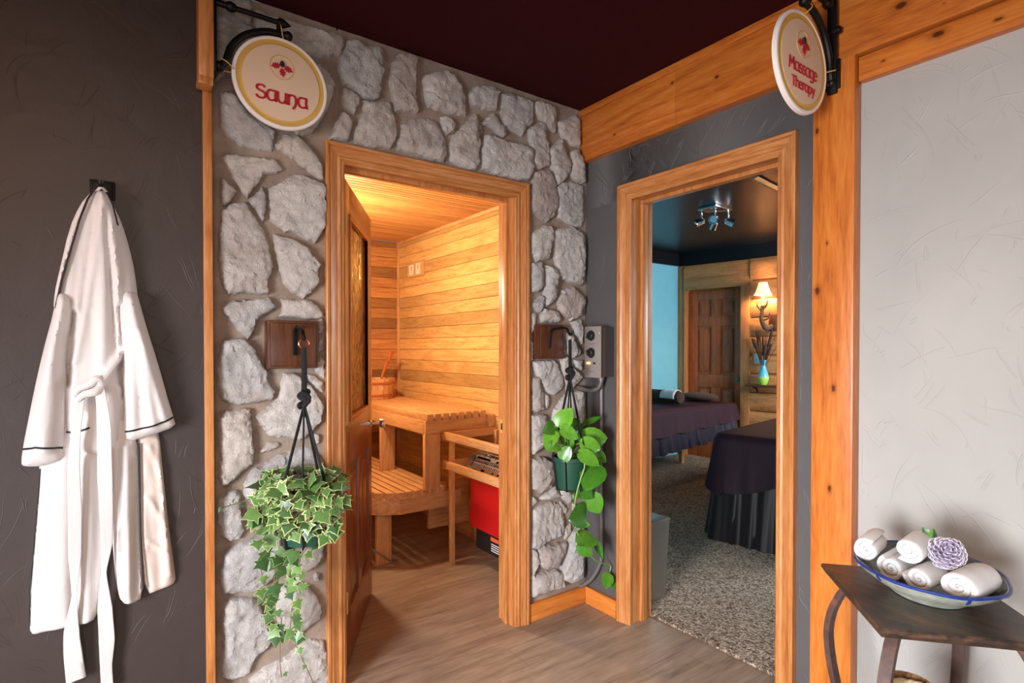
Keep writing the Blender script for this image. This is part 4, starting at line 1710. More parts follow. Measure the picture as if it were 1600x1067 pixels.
def lettering(b, text, width, pen, place, d):
    """Rounded pen lettering, centred on u = 0 with its baseline at v = 0, cut from thin sheet."""
    tot = sum(GLY[c][0] for c in text)
    k = width / tot
    u = -width / 2
    for c in text:
        adv, strokes = GLY[c]
        for q, st in enumerate(strokes):
            P = np.array([(u + x * k, y * k) for x, y in st])
            t_ = np.gradient(P, axis=0)
            n_ = np.stack([-t_[:, 1], t_[:, 0]], 1)
            n_ /= np.linalg.norm(n_, axis=1)[:, None] + 1e-9
            for i in range(len(P) - 1):
                w0 = pen * (.62 + .38 * abs(n_[i][0]))
                w1 = pen * (.62 + .38 * abs(n_[i + 1][0]))
                e = t_[i] / (np.linalg.norm(t_[i]) + 1e-9) * pen * .12
                quad = [P[i] - n_[i] * w0 - e, P[i + 1] - n_[i + 1] * w1 + e, P[i + 1] + n_[i + 1] * w1 + e, P[i] + n_[i] * w0 - e]
                b.prism([tuple(z_) for z_ in quad], d, d + .0022 + .00015 * ((i + q) % 2), place)
        u += adv * k


def maple(b, cx, cy, s, ang_, place, d):
    pts = [(0, .05), (.10, .22), (.26, .22), (.20, .40), (.36, .52), (.22, .62), (.30, .82), (.14, .82), (0, 1.12),
           (-.14, .82), (-.30, .82), (-.22, .62), (-.36, .52), (-.20, .40), (-.26, .22), (-.10, .22)]
    ca, sa_ = math.cos(ang_), math.sin(ang_)
    poly = [(cx + s * (x * ca - y * sa_), cy + s * (x * sa_ + y * ca)) for x, y in pts]
    b.prism(poly, d, d + .003, place)


def round_sign(loc, lines, label, cords):
    """Round board in the plane y = const, facing -y. lines: (text, width, baseline)."""
    cx, cy, cz = loc
    t = thing('hanging_sign', loc, label, 'sign')
    Mr = Matrix.Translation(loc) @ Matrix.Rotation(PI / 2, 4, 'X')       # local z -> -y
    R = .1575
    b = MB()
    b.lathe([(R - .004, -.009), (R, -.006), (R, .005), (R - .003, .008), (R - .010, .0085), (R - .012, .006), (0, .006), (0, -.009)], 72, Mr)
    b.build('board', M_['sign_white'], t)
    b = MB()
    b.lathe([(R - .0121, .0062), (R - .0121, .0075), (R - .020, .0065), (R - .026, .0035 + .003), (R - .0285, .0078), (R - .0288, .0062)], 72, Mr)
    b.build('gold_ring', M_['gold'], t, angle=50)
    b = MB()
    b.lathe([(R - .0289, .0062), (R - .0289, .0084), (R - .032, .0088), (0, .0088)], 72, Mr)
    b.build('sign_face', M_['sign_cream'], t)
    pl = lambda u, v, d: (cx + u, cy - d, cz + v)
    mz = .054
    b = MB()
    b.tube([pl(.0395 * math.cos(2 * PI * k / 48), mz + .0405 * math.sin(2 * PI * k / 48), .0092) for k in range(48)], .0016, 6, closed=True)
    b.build('medallion_ring', M_['gold'], t)
    b = MB()
    for a_, ox, oy in ((PI + .15, -.001, .000), (PI * .60, -.004, .006), (-PI * .62, .004, .005)):
        maple(b, ox, mz + oy, .0310, a_, pl, .0089)
    b.build('leaf_emblem', M_['red_letter'], t, smooth=False)
    b = MB()
    for k, (ox, oy) in enumerate(((0, .012), (-.005, .008), (.005, .008), (0, .004), (-.003, .014), (.004, .014), (0, .0185))):
        b.sphere(pl(ox, mz + oy, .0125), .0042, 6)
    b.build('berry_emblem', M_['dark_berry'], t)
    b = MB()
    for text, w, base, pen in lines:
        lettering(b, text, w, pen, lambda u, v, d, base=base: pl(u, base + v, d), .0089)
    b.build('lettering', M_['red_letter'], t, smooth=False)
    for c in cords:
        b = MB()
        b.tube(c, .0018, 6, sub=6)
        b.build('cord', M_['yellow_cord'], t)
    return t


Z_ARM = 2.468
sc_c = (-1.540, -.090, 2.258)
round_sign(sc_c, [('Sauna', .172, -.070, .0042)], 'round cream Sauna sign with gold ring on the bracket over the stone wall',
           [[(-1.535, -.100, 2.412), (-1.545, -.114, 2.44), (-1.541, -.09, 2.463), (-1.528, -.075, 2.44), (-1.531, -.088, 2.412)],
            [(-1.692, -.100, 2.262), (-1.715, -.112, 2.275), (-1.735, -.095, 2.285), (-1.735, -.08, 2.265), (-1.712, -.076, 2.258), (-1.692, -.088, 2.256)]])


def sign_bracket(label, root, y, xw, dx, xt, za, zl, plate, arcpts, clear):
    """Iron bracket: plate on the wall, straight arm with pointed tip and a bent lower bar."""
    t = thing('sign_bracket', (xw, y, za), label, 'bracket')
    b = MB()
    b.box(*plate, bev=.003)
    b.build('wall_plate', M_['black'], t)
    b = MB()
    x_ = lambda f: xw + (xt - xw) * f
    b.tube([(x_(0), y, za), (x_(.22), y, za)], .0105, 10)
    b.sphere((x_(.23), y, za), .0165, 8, sc3=(1.2, 1, 1))
    b.tube([(x_(.22), y, za), (x_(.86), y, za)], .0085, 10)
    b.tube([(x_(.84), y, za), (x_(.87), y, za), (x_(.93), y, za), (x_(1.03), y, za)], [.010, .017, .015, .002], 12)
    b.tube([(x_(.86), y, za - .005), (x_(.86), y, za - .035)], .008, 8)
    b.build('arm', M_['black'], t)
    b = MB()
    b.tube(arcpts, .0115, 10, sub=5)
    b.sphere(arcpts[-1], .0165, 8)
    b.sphere(arcpts[0], .0165, 8)
    b.build('curved_bar', M_['black'], t)
    return t


sign_bracket('black iron bracket holding the Sauna sign at the dark wall edge', 0, -.092, -1.7535, 1, -1.515, Z_ARM, 2.25,
             (-1.7532, -1.743, -.112, -.072, 2.235, 2.49),
             [(-1.735, -.092, 2.262), (-1.714, -.092, 2.287), (-1.699, -.092, 2.335), (-1.668, -.092, 2.378), (-1.630, -.092, 2.406), (-1.58, -.092, 2.426), (-1.518, -.092, 2.430)], 0)

ms_c = (-.268, -1.253, 2.232)
round_sign(ms_c, [('Massage', .176, -.040, .0026), ('Therapy', .144, -.090, .0024)],
           'round cream Massage Therapy sign hanging at the pine post',
           [[(-.262, -1.263, 2.383), (-.245, -1.278, 2.405), (-.226, -1.256, 2.432), (-.240, -1.238, 2.41), (-.262, -1.251, 2.385)],
            [(-.117, -1.263, 2.243), (-.09, -1.278, 2.252), (-.066, -1.262, 2.262), (-.078, -1.236, 2.252), (-.117, -1.249, 2.240)]])
sign_bracket('black iron bracket holding the Massage Therapy sign on the pine post', 1, -1.255, -.051, -1, -.245, 2.478, 2.2,
             (-.060, -.0402, -1.278, -1.232, 2.205, 2.302),
             [(-.062, -1.255, 2.225), (-.074, -1.255, 2.25), (-.082, -1.255, 2.30), (-.112, -1.255, 2.362), (-.150, -1.255, 2.398), (-.205, -1.255, 2.424), (-.250, -1.255, 2.430)], 0)
o = [x for x in COL.objects if x.name.startswith('sign_bracket')][-1]
b = MB()
b.box(-.068, -.0505, -1.270, -1.240, 2.19, 2.50, bev=.004)
b.box(-.074, -.0505, -1.284, -1.226, 2.385, 2.405, bev=.006)
b.build('backbar', M_['black'], o)

# ------------------------------------------------------------------ plaques with hooks, hangers, plants


def plaque(name, x0, x1, z0, z1, label):
    t = thing(name, ((x0 + x1) / 2, -.02, z0), label, 'wall hook')
    b = MB()
    b.box(x0, x1, -.052, -.001, z0, z1, bev=.006)
    b.box(x0 + .010, x1 - .010, -.058, -.050, z0 + .010, z1 - .010, bev=.005)
    b.build('wooden_plaque', M_['dark_z'], t)
    return t


# left: ivy
IX, IY, IZ = -1.4925, -.18, .822
t = plaque('plant_hook', -1.582, -1.404, 1.262, 1.436, 'square walnut plaque with black plant hook left of the sauna door')
b = MB()
b.box(-1.4995, -1.482, -.067, -.0581, 1.31, 1.402, bev=.003)
b.tube([(-1.491, -.063, 1.40), (-1.491, -.09, 1.412), (-1.493, -.15, 1.404), (-1.494, -.178, 1.384), (-1.494, -.188, 1.366), (-1.494, -.198, 1.375)], [.007, .007, .007, .007, .006, .004], 10, sub=5)
b.build('hook', M_['black'], t)


def hanger(cx, cy, ring_z, knot_z, rim_z, rim_r, bot_z, angs, label, ring_r, ring_mat):
    t = thing('plant_hanger', (cx, cy, ring_z), label, 'plant hanger')
    b = MB()
    b.tube([(cx + ring_r * math.cos(2 * PI * k / 32), cy, ring_z + ring_r * math.sin(2 * PI * k / 32)) for k in range(32)], .0022, 8, closed=True)
    b.build('ring', ring_mat, t)
    b = MB()
    b.tube([(cx, cy, ring_z - ring_r + .004), (cx + .001, cy, (ring_z + knot_z) / 2), (cx, cy, knot_z)], .0098, 10, flat=.5, up=(0, 1, 0), sub=4)
    b.tube([(cx + .0135 * math.cos(a_ * 1.9), cy + .0125 * math.sin(a_ * 1.9), knot_z + .022 - .010 * a_) for a_ in np.linspace(0, 5.2, 26)], .0105, 8)
    b.tube([(cx - .014, cy - .006, knot_z + .02), (cx + .012, cy - .012, knot_z + .002), (cx - .006, cy - .012, knot_z - .03)], .0095, 8, sub=5)
    b.build('knot_and_strap', M_['cord'], t)
    for a_ in angs:
        b = MB()
        ca, sa_ = math.cos(math.radians(a_)), math.sin(math.radians(a_))
        r1 = rim_r + .005
        b.tube([(cx, cy, knot_z - .025), (cx + r1 * ca, cy + r1 * sa_, rim_z + .004), (cx + (rim_r * .72 + .006) * ca, cy + (rim_r * .72 + .006) * sa_, bot_z - .004),
                (cx, cy, bot_z - .012)], .0062, 8, flat=.55, up=(-sa_, ca, .01))
        b.build('cord', M_['cord'], t)
    return t


def pot(t, cx, cy, rim_z, rim_r, h, mat):
    b = MB()
    b.lathe([(0, 0), (rim_r * .70, 0), (rim_r * .72, .004), (rim_r * .93, h - .022), (rim_r * .97, h - .021), (rim_r, h - .018), (rim_r, h), (rim_r - .004, h), (rim_r * .9, h - .03), (0, h - .03)],
            40, Matrix.Translation((cx, cy, rim_z - h)))
    b.build('pot', mat, t)
    b = MB()
    b.lathe([(rim_r * .90, h - .029), (rim_r * .6, h - .018), (0, h - .015)], 24, Matrix.Translation((cx, cy, rim_z - h)))
    b.build('soil', M_['soil'], t)


hanger(IX, IY, 1.352, 1.165, IZ, .098, IZ - .15, (250, 205, 305, 40), 'black knotted cord hanger with copper ring holding the ivy pot', .017, M_['copper'])
ivy = thing('hanging_ivy', (IX, IY, IZ - .15), 'variegated ivy trailing from a dark green pot left of the sauna door', 'plant')
pot(ivy, IX, IY, IZ, .098, .15, M_['green_pot'])

IVY = [(0, .0), (.20, -.10), (.46, -.16), (.36, .08), (.74, .30), (.40, .42), (.30, .60), (.14, .78), (0, 1.06)]
IVY = IVY + [(-x, y) for x, y in IVY[-2:0:-1]]


def ivy_leaf(b, base, direction, normal, size, rim=.86, rg=random):
    d = Vector(direction).normalized()
    n = Vector(normal)
    n = (n - d * n.dot(d)).normalized()
    s = d.cross(n)
    cup = rg.uniform(.05, .22)
    rows = []
    for q in (rim, 1.0):
        row = []
        for x, y in IVY:
            xx, yy = x * q, .38 + (y - .38) * q
            z = -cup * abs(xx) ** 1.2 - .10 * (yy - .2) ** 2
            row.append(Vector(base) + (s * xx + d * yy + n * z) * size)
        rows.append(row)
    c = Vector(base) + d * (.38 * size) + n * (.02 * size)
    m = len(IVY)
    b.add([c] + rows[0], [[0, 1 + i, 1 + (i + 1) % m] for i in range(m)], 0)
    b.add(rows[0] + rows[1], [[i, m + i, m + (i + 1) % m, (i + 1) % m] for i in range(m)], 1)


rg = random.Random(21)
bl, bv = MB(), MB()
to_cam = Vector((CAM[0] - IX, CAM[1] - IY, .3)).normalized()
for k in range(185):
    a_ = rg.uniform(0, 2 * PI)
    el = rg.uniform(-.75, 1.15)
    rr = rg.uniform(.085, .152)
    p_ = Vector((IX + rr * math.cos(a_) * math.cos(el * .8) * 1.05 - .012, IY + rr * math.sin(a_) * math.cos(el * .8) * .9, IZ + .005 + .085 * math.sin(el)))
    if p_.y > -.055:
        continue
    out = Vector((math.cos(a_), math.sin(a_) * .9, .0))
    d_ = out * .5 + Vector((rg.uniform(-.8, .8), rg.uniform(-.4, .4), -.6 + .5 * el + rg.uniform(-.4, .4)))
    n_ = out * .7 + Vector((0, 0, .65)) + to_cam * .5 + Vector((rg.uniform(-.7, .7), rg.uniform(-.6, .6), rg.uniform(-.5, .5)))
    ivy_leaf(bl, p_, d_, n_, rg.uniform(.034, .062), rg.choice((.82, .88, .92, .95)), rg)
    bv.tube([(IX + rr * .3 * math.cos(a_), IY + rr * .3 * math.sin(a_), IZ - .02), p_.lerp(Vector((IX, IY, IZ + .07)), .3), p_], .0013, 5, sub=3)

r3 = random.Random(77)
for k in range(34):
    q = Vector(at(r3.uniform(432, 526), r3.uniform(778, 842), 'y', IY - r3.uniform(.085, .125)))
    d_ = Vector((r3.uniform(-.8, .8), r3.uniform(-.4, .0), -r3.uniform(.2, 1)))
    ivy_leaf(bl, q, d_, Vector((-.2, -1, .45)) + Vector((r3.uniform(-.5, .5), r3.uniform(-.3, .3), r3.uniform(-.3, .4))), r3.uniform(.030, .050), r3.choice((.80, .86, .92)), r3)
    bv.tube([(IX + (q.x - IX) * .8, IY - .07, IZ - .005), q.lerp(Vector((IX, IY - .12, IZ + .03)), .4), q], .0013, 5, sub=3)


def vine(px, y, leaves, seed, smin=.03, smax=.055):
    r2 = random.Random(seed)
    P = [Vector(at(a_, c_, 'y', y + (.015 if i else .03) * r2.uniform(-1, 1))) for i, (a_, c_) in enumerate(px)]
    bv.tube(P, .0015, 5, sub=6)
    Q, _ = smooth_path(P, [0] * len(P), 8)
    for i in range(leaves):
        q = Q[min(len(Q) - 1, int((i + r2.uniform(.2, .9)) / leaves * len(Q)))]
        d_ = Vector((r2.uniform(-.9, .9), r2.uniform(-.5, .2), -r2.uniform(.3, 1)))
        base = q + Vector((r2.uniform(-.012, .012), -.006, r2.uniform(-.01, .01)))
        n_ = Vector((-.15, -1, .35)) + Vector((r2.uniform(-.4, .4), r2.uniform(-.3, .3), r2.uniform(-.3, .3)))
        f = 1 - .3 * i / max(1, leaves)
        ivy_leaf(bl, base, d_, n_, r2.uniform(smin, smax) * f, r2.choice((.9, .95, .97)), r2)


vine([(425, 830), (416, 855), (408, 880), (412, 910), (420, 940), (418, 960), (430, 985), (446, 990)], -.17, 13, 1)
vine([(445, 850), (432, 880), (428, 915), (430, 950), (434, 985), (452, 992)], -.18, 12, 2)
vine([(462, 856), (455, 880), (452, 905), (456, 935), (458, 960), (462, 985), (470, 990)], -.18, 12, 3)
vine([(470, 855), (459, 900), (456, 950), (455, 985), (468, 1020), (482, 1050), (492, 1072)], -.17, 7, 4, .02, .036)
vine([(490, 845), (470, 870), (468, 900), (470, 920)], -.20, 5, 5, .025, .04)
vine([(500, 800), (520, 800), (532, 812), (526, 832)], -.25, 4, 6, .035, .05)
vine([(505, 790), (528, 780), (538, 782)], -.25, 3, 61, .035, .05)
vine([(430, 775), (400, 777), (372, 786), (345, 794)], -.06, 3, 7, .012, .02)
vine([(440, 965), (438, 1000), (438, 1040), (440, 1058)], -.12, 2, 8, .016, .024)
vine([(410, 800), (400, 820), (396, 845)], -.2, 4, 9, .035, .05)
bl.build('foliage', [M_['ivy'], M_['ivy_edge']], ivy, angle=60)
bv.build('vines', M_['stem'], ivy)

# right: pothos
PX_, PY_, PZ_ = -.283, -.19, .830
t = plaque('plant_hook', -.359, -.197, 1.283, 1.452, 'square walnut plaque with long black hook right of the sauna door')
b = MB()
hk = [(-.300, -.060, 1.335), (-.300, -.066, 1.40), (-.298, -.08, 1.425), (-.290, -.12, 1.432), (-.284, -.165, 1.430), (-.282, -.182, 1.41), (-.2815, -.192, 1.40), (-.281, -.205, 1.405), (-.281, -.21, 1.42)]
b.tube(hk, .0058, 10, sub=5)
b.build('hook', M_['black'], t)
hanger(PX_ + .002, PY_, 1.387, 1.222, PZ_, .083, PZ_ - .15, (215, 285, 165, 40), 'black knotted cord hanger holding the pothos pot', .014, M_['steel'])
pth = thing('hanging_pothos', (PX_, PY_, PZ_ - .15), 'bright green pothos trailing from a dark green pot right of the sauna door', 'plant')
pot(pth, PX_, PY_, PZ_, .083, .15, M_['green_pot'])
HEART = [(0, 0), (.16, -.09), (.34, -.02), (.46, .18), (.46, .42), (.36, .66), (.18, .88), (0, 1.03)]


def heart_leaf(b, base, tip, width, normal, droop=.18):
    B, T = Vector(base), Vector(tip)
    d = (T - B)
    L = d.length
    d.normalize()
    n = Vector(normal)
    n = (n - d * n.dot(d)).normalized()
    s = d.cross(n)
    rows = []
    for x, y in HEART:
        z0_ = droop * (y * (1 - y)) * L * 1.2
        for q in (-1, -.5, 0, .5, 1):
            xx = x * q
            z = z0_ + (abs(q) * .16 * x - .05 * (1 if q == 0 else 0)) * L * .6
            rows.append(B + s * (xx * width) + d * (y * L) + n * z)
    fs = []
    for i in range(len(HEART) - 1):
        for k in range(4):
            fs.append([i * 5 + k, i * 5 + k + 1, (i + 1) * 5 + k + 1, (i + 1) * 5 + k])
    b.add(rows, fs)


bl, bs = MB(), MB()
rg = random.Random(8)
TC = Vector((CAM[0] - PX_, CAM[1] - PY_, .35)).normalized()
LV = [((215, 150), (280, 60), 1.0, -.02), ((190, 152), (128, 188), .8, .0), ((182, 185), (150, 282), .8, -.02), ((268, 190), (308, 140), .8, .02), ((295, 235), (328, 138), .6, .0),
      ((225, 168), (310, 218), .75, -.05), ((330, 215), (462, 215), .75, -.03), ((330, 240), (428, 272), .8, -.06), ((395, 280), (456, 342), .7, -.03), ((320, 290), (420, 356), .6, -.07),
      ((228, 322), (270, 255), 1.0, -.06), ((205, 250), (145, 280), .7, -.04), ((405, 355), (344, 490), .95, -.07), ((325, 480), (385, 530), 1.0, -.05), ((352, 500), (410, 460), .8, -.03),
      ((372, 512), (424, 606), 1.05, -.05), ((350, 605), (262, 640), 1.0, -.05), ((300, 655), (372, 668), .6, -.04), ((378, 725), (302, 772), .95, -.05), ((320, 772), (384, 828), .9, -.04),
      ((400, 750), (440, 845), .45, -.03), ((468, 925), (452, 1000), .95, -.02), ((485, 968), (526, 1002), .9, -.02), ((345, 140), (432, 104), .35, .02), ((330, 175), (400, 195), .9, .03), ((285, 120), (310, 210), .9, .02),
      ((250, 200), (255, 300), .9, .0), ((360, 250), (300, 300), .5, -.04), ((380, 330), (350, 420), .9, .01), ((300, 500), (285, 540), .8, -.01), ((320, 150), (360, 215), .8, .05)]
for (bx_, by_), (tx_, ty_), w, dy in LV:
    y = PY_ + dy - .02
    B = at(810 + bx_ / 3.335, 620 + by_ / 3.335, 'y', min(y + .01, -.05))
    T = at(810 + tx_ / 3.335, 620 + ty_ / 3.335, 'y', min(y - .015, -.045))
    if B[0] > -.02:
        k_ = (-.02 - B[0])
        B[0] += k_
        T[0] += k_
    nrm = TC + Vector((rg.uniform(-.45, .45), rg.uniform(-.35, .35), rg.uniform(-.1, .5)))
    heart_leaf(bl, B, T, (Vector(T) - Vector(B)).length * w, nrm, rg.uniform(.05, .3))
    if by_ < 345:
        st = Vector((PX_ + rg.uniform(-.03, .03), PY_ + rg.uniform(-.03, .03), PZ_ - .012))
        bs.tube([st, st.lerp(Vector(B), .55) + Vector((0, 0, .02)), Vector(B)], .0026, 6, sub=4)
tr = [((325, 322), -.26), ((345, 360), -.285), ((320, 440), -.275), ((296, 540), -.26), ((290, 630), -.25), ((310, 715), -.24), ((355, 800), -.23), ((410, 855), -.21), ((478, 875), -.2), ((484, 905), -.2), ((470, 945), -.2)]
P = [Vector(at(810 + a_ / 3.335, 620 + c_ / 3.335, 'y', y)) for (a_, c_), y in tr]
P = [Vector((min(p_.x, -.022), p_.y, p_.z)) for p_ in P]
bs.tube(P, .0032, 6, sub=6)
bl.build('foliage', M_['pothos'], pth, angle=70)
bs.build('stems', M_['pothos_stem'], pth)

# ------------------------------------------------------------------ sauna control box and conduits
t = thing('sauna_control_box', (0, -.16, 1.19), 'grey steel sauna control box with two black dials on the charcoal wall', 'control box')
b = MB()
b.box(-.094, -.0005, -.205, -.105, 1.194, 1.440, bev=.003)
b.build('housing', M_['grey_paint'], t)
b = MB()
b.box(-.1005, -.0945, -.212, -.098, 1.190, 1.444, bev=.003)
b.build('front_plate', M_['box_plate'], t)
for z, a_ in ((1.398, .6), (1.313, 2.4)):
    b = MB()
    kn = Matrix.Translation((-.1006, -.145, z)) @ Matrix.Rotation(-PI / 2, 4, 'Y')
    b.lathe([(.027, 0), (.027, .002), (.020, .003), (.019, .014), (.016, .017), (0, .017)], 28, kn)
    b.box(-.004, .004, -.018, .018, .016, .023, bev=.002, M=kn @ Matrix.Rotation(a_, 4, 'Z'))
    k = b.build('dial_knob', M_['black_plastic'], t)
    b = MB()
    for q in range(9):
        an = math.radians(-30 + q * 30)
        c_ = kn @ Vector((.0255 * math.cos(an), .0255 * math.sin(an), .0022))
        b.sphere(c_, .0012, 4)
    b.build('dial_marks', M_['white_print'], k)
b = MB()
b.box(-.105, -.1006, -.140, -.115, 1.256, 1.268, bev=.002)
b.build('pilot_lamp', M_['pilot'], t)['label'] = 'lit orange pilot lamp'
b = MB()
b.box(-.104, -.1006, -.175, -.162, 1.257, 1.267, bev=.001)
b.build('rocker_switch', M_['black_plastic'], t)
for y, z in ((-.108, 1.41), (-.203, 1.41), (-.108, 1.225), (-.203, 1.225)):
    b = MB()
    b.sphere((-.1008, y, z), .0035, 6)
    b.build('screw', M_['chrome'], t)
for z, w in ((1.355, .036), (1.218, .034)):
    b = MB()
    b.box(-.1012, -.1006, -.15 - w / 2, -.15 + w / 2, z, z + .0022)
    b.build('fine_print', M_['grey_paint'], t)
b = MB()
b.tube([(-.05, -.165, 1.195), (-.05, -.163, 1.165), (-.052, -.145, 1.135), (-.056, -.10, 1.122), (-.062, -.04, 1.128), (-.064, .002, 1.136)], .0105, 12, sub=6)
b.tube([(-.05, -.165, 1.194), (-.05, -.165, 1.175)], .0155, 12)
tag(b.build('conduit', M_['conduit'], loc=(-.05, -.165, 1.12)), 'short grey conduit curving from the control box into the stones', 'conduit')
b = MB()
b.tube([(-.016, -.133, 1.193), (-.016, -.133, .6), (-.016, -.135, .30), (-.020, -.122, .225), (-.032, -.085, .155), (-.045, -.040, .11), (-.052, -.020, .096)],
       .0105, 12, sub=6)
tag(b.build('conduit', M_['conduit'], loc=(-.016, -.13, .09)), 'long grey conduit down the charcoal wall bending to the baseboard corner', 'conduit')

# ------------------------------------------------------------------ bathrobe on its hook
WY = -.055
t = thing('robe_hook', (-2.048, WY, 1.80), 'square black robe hook plate on the dark brown wall', 'wall hook')
b = MB()
p0, p1 = at(140, 279, 'y', WY - .008), at(180, 313, 'y', WY - .008)
b.box(p0[0], p1[0], WY - .010, WY - .0005, p1[2], p0[2], bev=.003)
b.box(p0[0] + .006, p1[0] - .006, WY - .013, WY - .009, p1[2] + .006, p0[2] - .006, bev=.003)
b.build('plate', M_['black'], t)
b = MB()
hc = at(158, 292, 'y', -.06)
b.tube([(hc[0], WY - .012, hc[2]), (hc[0], WY - .045, hc[2] - .012), (hc[0], WY - .058, hc[2] - .006), (hc[0], WY - .06, hc[2] + .006)], [.006, .006, .006, .008], 10, sub=4)
b.build('peg', M_['black'], t)

robe = thing('bathrobe', (-2.05, WY, .57), 'white bathrobe with black piping hanging from the black hook', 'bathrobe')
YB = -.0565


def px2(pts, y=-.10):
    return np.array([[at(a_, c_, 'y', y)[0], at(a_, c_, 'y', y)[2]] for a_, c_ in pts])


def seg_d(u, v, line):
    best, tt = 9, 0
    for i in range(len(line) - 1):
        ax_, ay_ = line[i]
        dx_, dy_ = line[i + 1][0] - ax_, line[i + 1][1] - ay_
        q = max(0, min(1, ((u - ax_) * dx_ + (v - ay_) * dy_) / (dx_ * dx_ + dy_ * dy_ + 1e-12)))
        ex, ey = u - ax_ - q * dx_, v - ay_ - q * dy_
        d_ = math.hypot(ex, ey)
        if d_ < best:
            best = d_
    return best


def cloth(name, pts, base, thick, folds, mat=None, rnd=.03, smooth=1, seed=0, step=.0062, wav=.003):
    """Hanging cloth panel: outline in photo pixels on the wall side, folds = (line, amount, width)."""
    pl = resample(chaikin(px2(pts), smooth), .009)
    fl = [(px2(l), a_ * 1.5, w * .85) for l, a_, w in folds]

    def h(u, v, d):
        e = math.sqrt(max(0.0, 1 - (1 - min(1.0, d / rnd)) ** 2))
        x = thick
        for l, a_, w in fl:
            x += a_ * math.exp(-(seg_d(u, v, l) / w) ** 2)
        x += wav * (noise.noise(Vector((u * 16, v * 4, seed))) + .8 * noise.noise(Vector((u * 42, v * 6, seed + 8)))) + .0012 * noise.noise(Vector((u * 60, v * 26, seed + 3)))
        return max(.004, e * x)

    b = MB()
    relief(b, pl, step, h, lambda u, v, d: (u, YB - d, v), ring=.003, base=base, seed=seed)
    # flat back so that the panel is a closed body
    vs_ = [(u, YB - base + .002, v) for u, v in pl]
    b.add(vs_, [list(range(len(vs_)))])
    n0 = len(b.v)
    o = b.build(name, mat or M_['robe'], robe, angle=60)

    def surf(px_, py_, lift=.001):
        p_ = px2([(px_, py_)])
        d_ = edge_dist(p_, pl)[0] if inside(p_, pl)[0] else 0.004
        u, v = p_[0]
        return Vector((u, YB - base - h(u, v, max(d_, .004)) - lift, v))
    return o, surf


# lower part of the robe
_, s_left = cloth('left_skirt_panel', [(58, 690), (60, 732), (52, 832), (44, 928), (43, 992), (48, 1001), (72, 994), (104, 987), (132, 982), (152, 972), (163, 930), (170, 850), (172, 720), (120, 640), (70, 640)],
                  .0, .022, [([(100, 700), (92, 985)], .008, .03), ([(140, 720), (135, 975)], .012, .022), ([(120, 720), (116, 985)], -.010, .012)], seed=1, rnd=.014)
_, s_sat = cloth('satin_facing', [(208, 670), (216, 692), (219, 840), (225, 938), (262, 924), (277, 917), (275, 896), (266, 832), (256, 740), (250, 676), (240, 660)],
                 .002, .020, [([(235, 700), (262, 760)], .004, .01), ([(232, 780), (258, 820)], .005, .01), ([(235, 850), (265, 870)], .004, .008), ([(250, 690), (268, 900)], .006, .012)], M_['satin'], .02, seed=2, wav=.008)
_, s_mid = cloth('right_skirt_panel', [(148, 620), (196, 650), (218, 690), (219, 800), (222, 880), (225, 937), (208, 947), (188, 946), (182, 920), (178, 880), (172, 800), (160, 720), (140, 690)],
                 .008, .030, [([(196, 700), (200, 940)], .012, .018), ([(180, 700), (186, 930)], .010, .012), ([(210, 720), (214, 930)], -.008, .010)], seed=3, rnd=.014)
# upper part
_, s_body = cloth('bodice', [(141, 303), (147, 296), (158, 294), (168, 299), (178, 318), (191, 345), (203, 384), (212, 425), (217, 470), (214, 520), (206, 580), (200, 640), (195, 705), (150, 720), (104, 700), (96, 640), (90, 560), (84, 483), (86, 456), (92, 425), (108, 357), (124, 320)],
                  .004, .040, [([(158, 300), (140, 420), (112, 560)], .012, .018), ([(160, 300), (163, 420), (160, 600)], .010, .020), ([(168, 310), (182, 420), (190, 560)], .014, .016),
                               ([(150, 330), (128, 480), (112, 560)], -.010, .010), ([(166, 330), (176, 480), (188, 600)], -.012, .010), ([(113, 490), (103, 600)], -.020, .010), ([(188, 480), (196, 620)], -.024, .010),
                               ([(194, 545), (160, 595)], .014, .012), ([(128, 650), (118, 700)], -.014, .014)], seed=4, rnd=.035)
_, s_ls = cloth('sleeve', [(88, 450), (113, 462), (114, 488), (104, 549), (103, 631), (99, 697), (100, 719), (66, 730), (36, 731), (31, 725), (36, 692), (39, 677), (52, 611), (66, 549), (84, 483)],
                .024, .036, [([(92, 470), (70, 700)], .012, .022), ([(80, 540), (52, 700)], .006, .014), ([(100, 520), (92, 700)], -.006, .009)], seed=5, rnd=.03)
_, s_rs = cloth('sleeve', [(186, 452), (214, 455), (218, 470), (231, 516), (248, 569), (264, 627), (272, 652), (276, 667), (240, 680), (195, 693), (192, 672), (194, 631), (192, 549), (186, 495)],
                .026, .038, [([(205, 470), (238, 660)], .012, .020), ([(220, 520), (255, 650)], .008, .014), ([(196, 500), (205, 670)], .004, .014), ([(214, 540), (222, 660)], -.006, .010)], seed=6, rnd=.03)
# folded collar lapel on the left shoulder
_, s_lap = cloth('lapel', [(139, 302), (147, 296), (150, 300), (128, 345), (112, 395), (98, 440), (88, 484), (83, 482), (85, 456), (92, 425), (108, 356), (124, 320)],
                 .036, .016, [], seed=7, rnd=.012)


def piping(pts, surf, rad=.0028):
    b = MB()
    P = [surf(a_, c_, .0012) for a_, c_ in pts]
    b.tube(P, rad, 8, sub=5)
    b.build('piping', M_['piping'], robe)


def dense(a, n=8):
    out = []
    for i in range(len(a) - 1):
        for k in range(n):
            out.append((a[i][0] + (a[i + 1][0] - a[i][0]) * k / n, a[i][1] + (a[i + 1][1] - a[i][1]) * k / n))
    return out + [a[-1]]


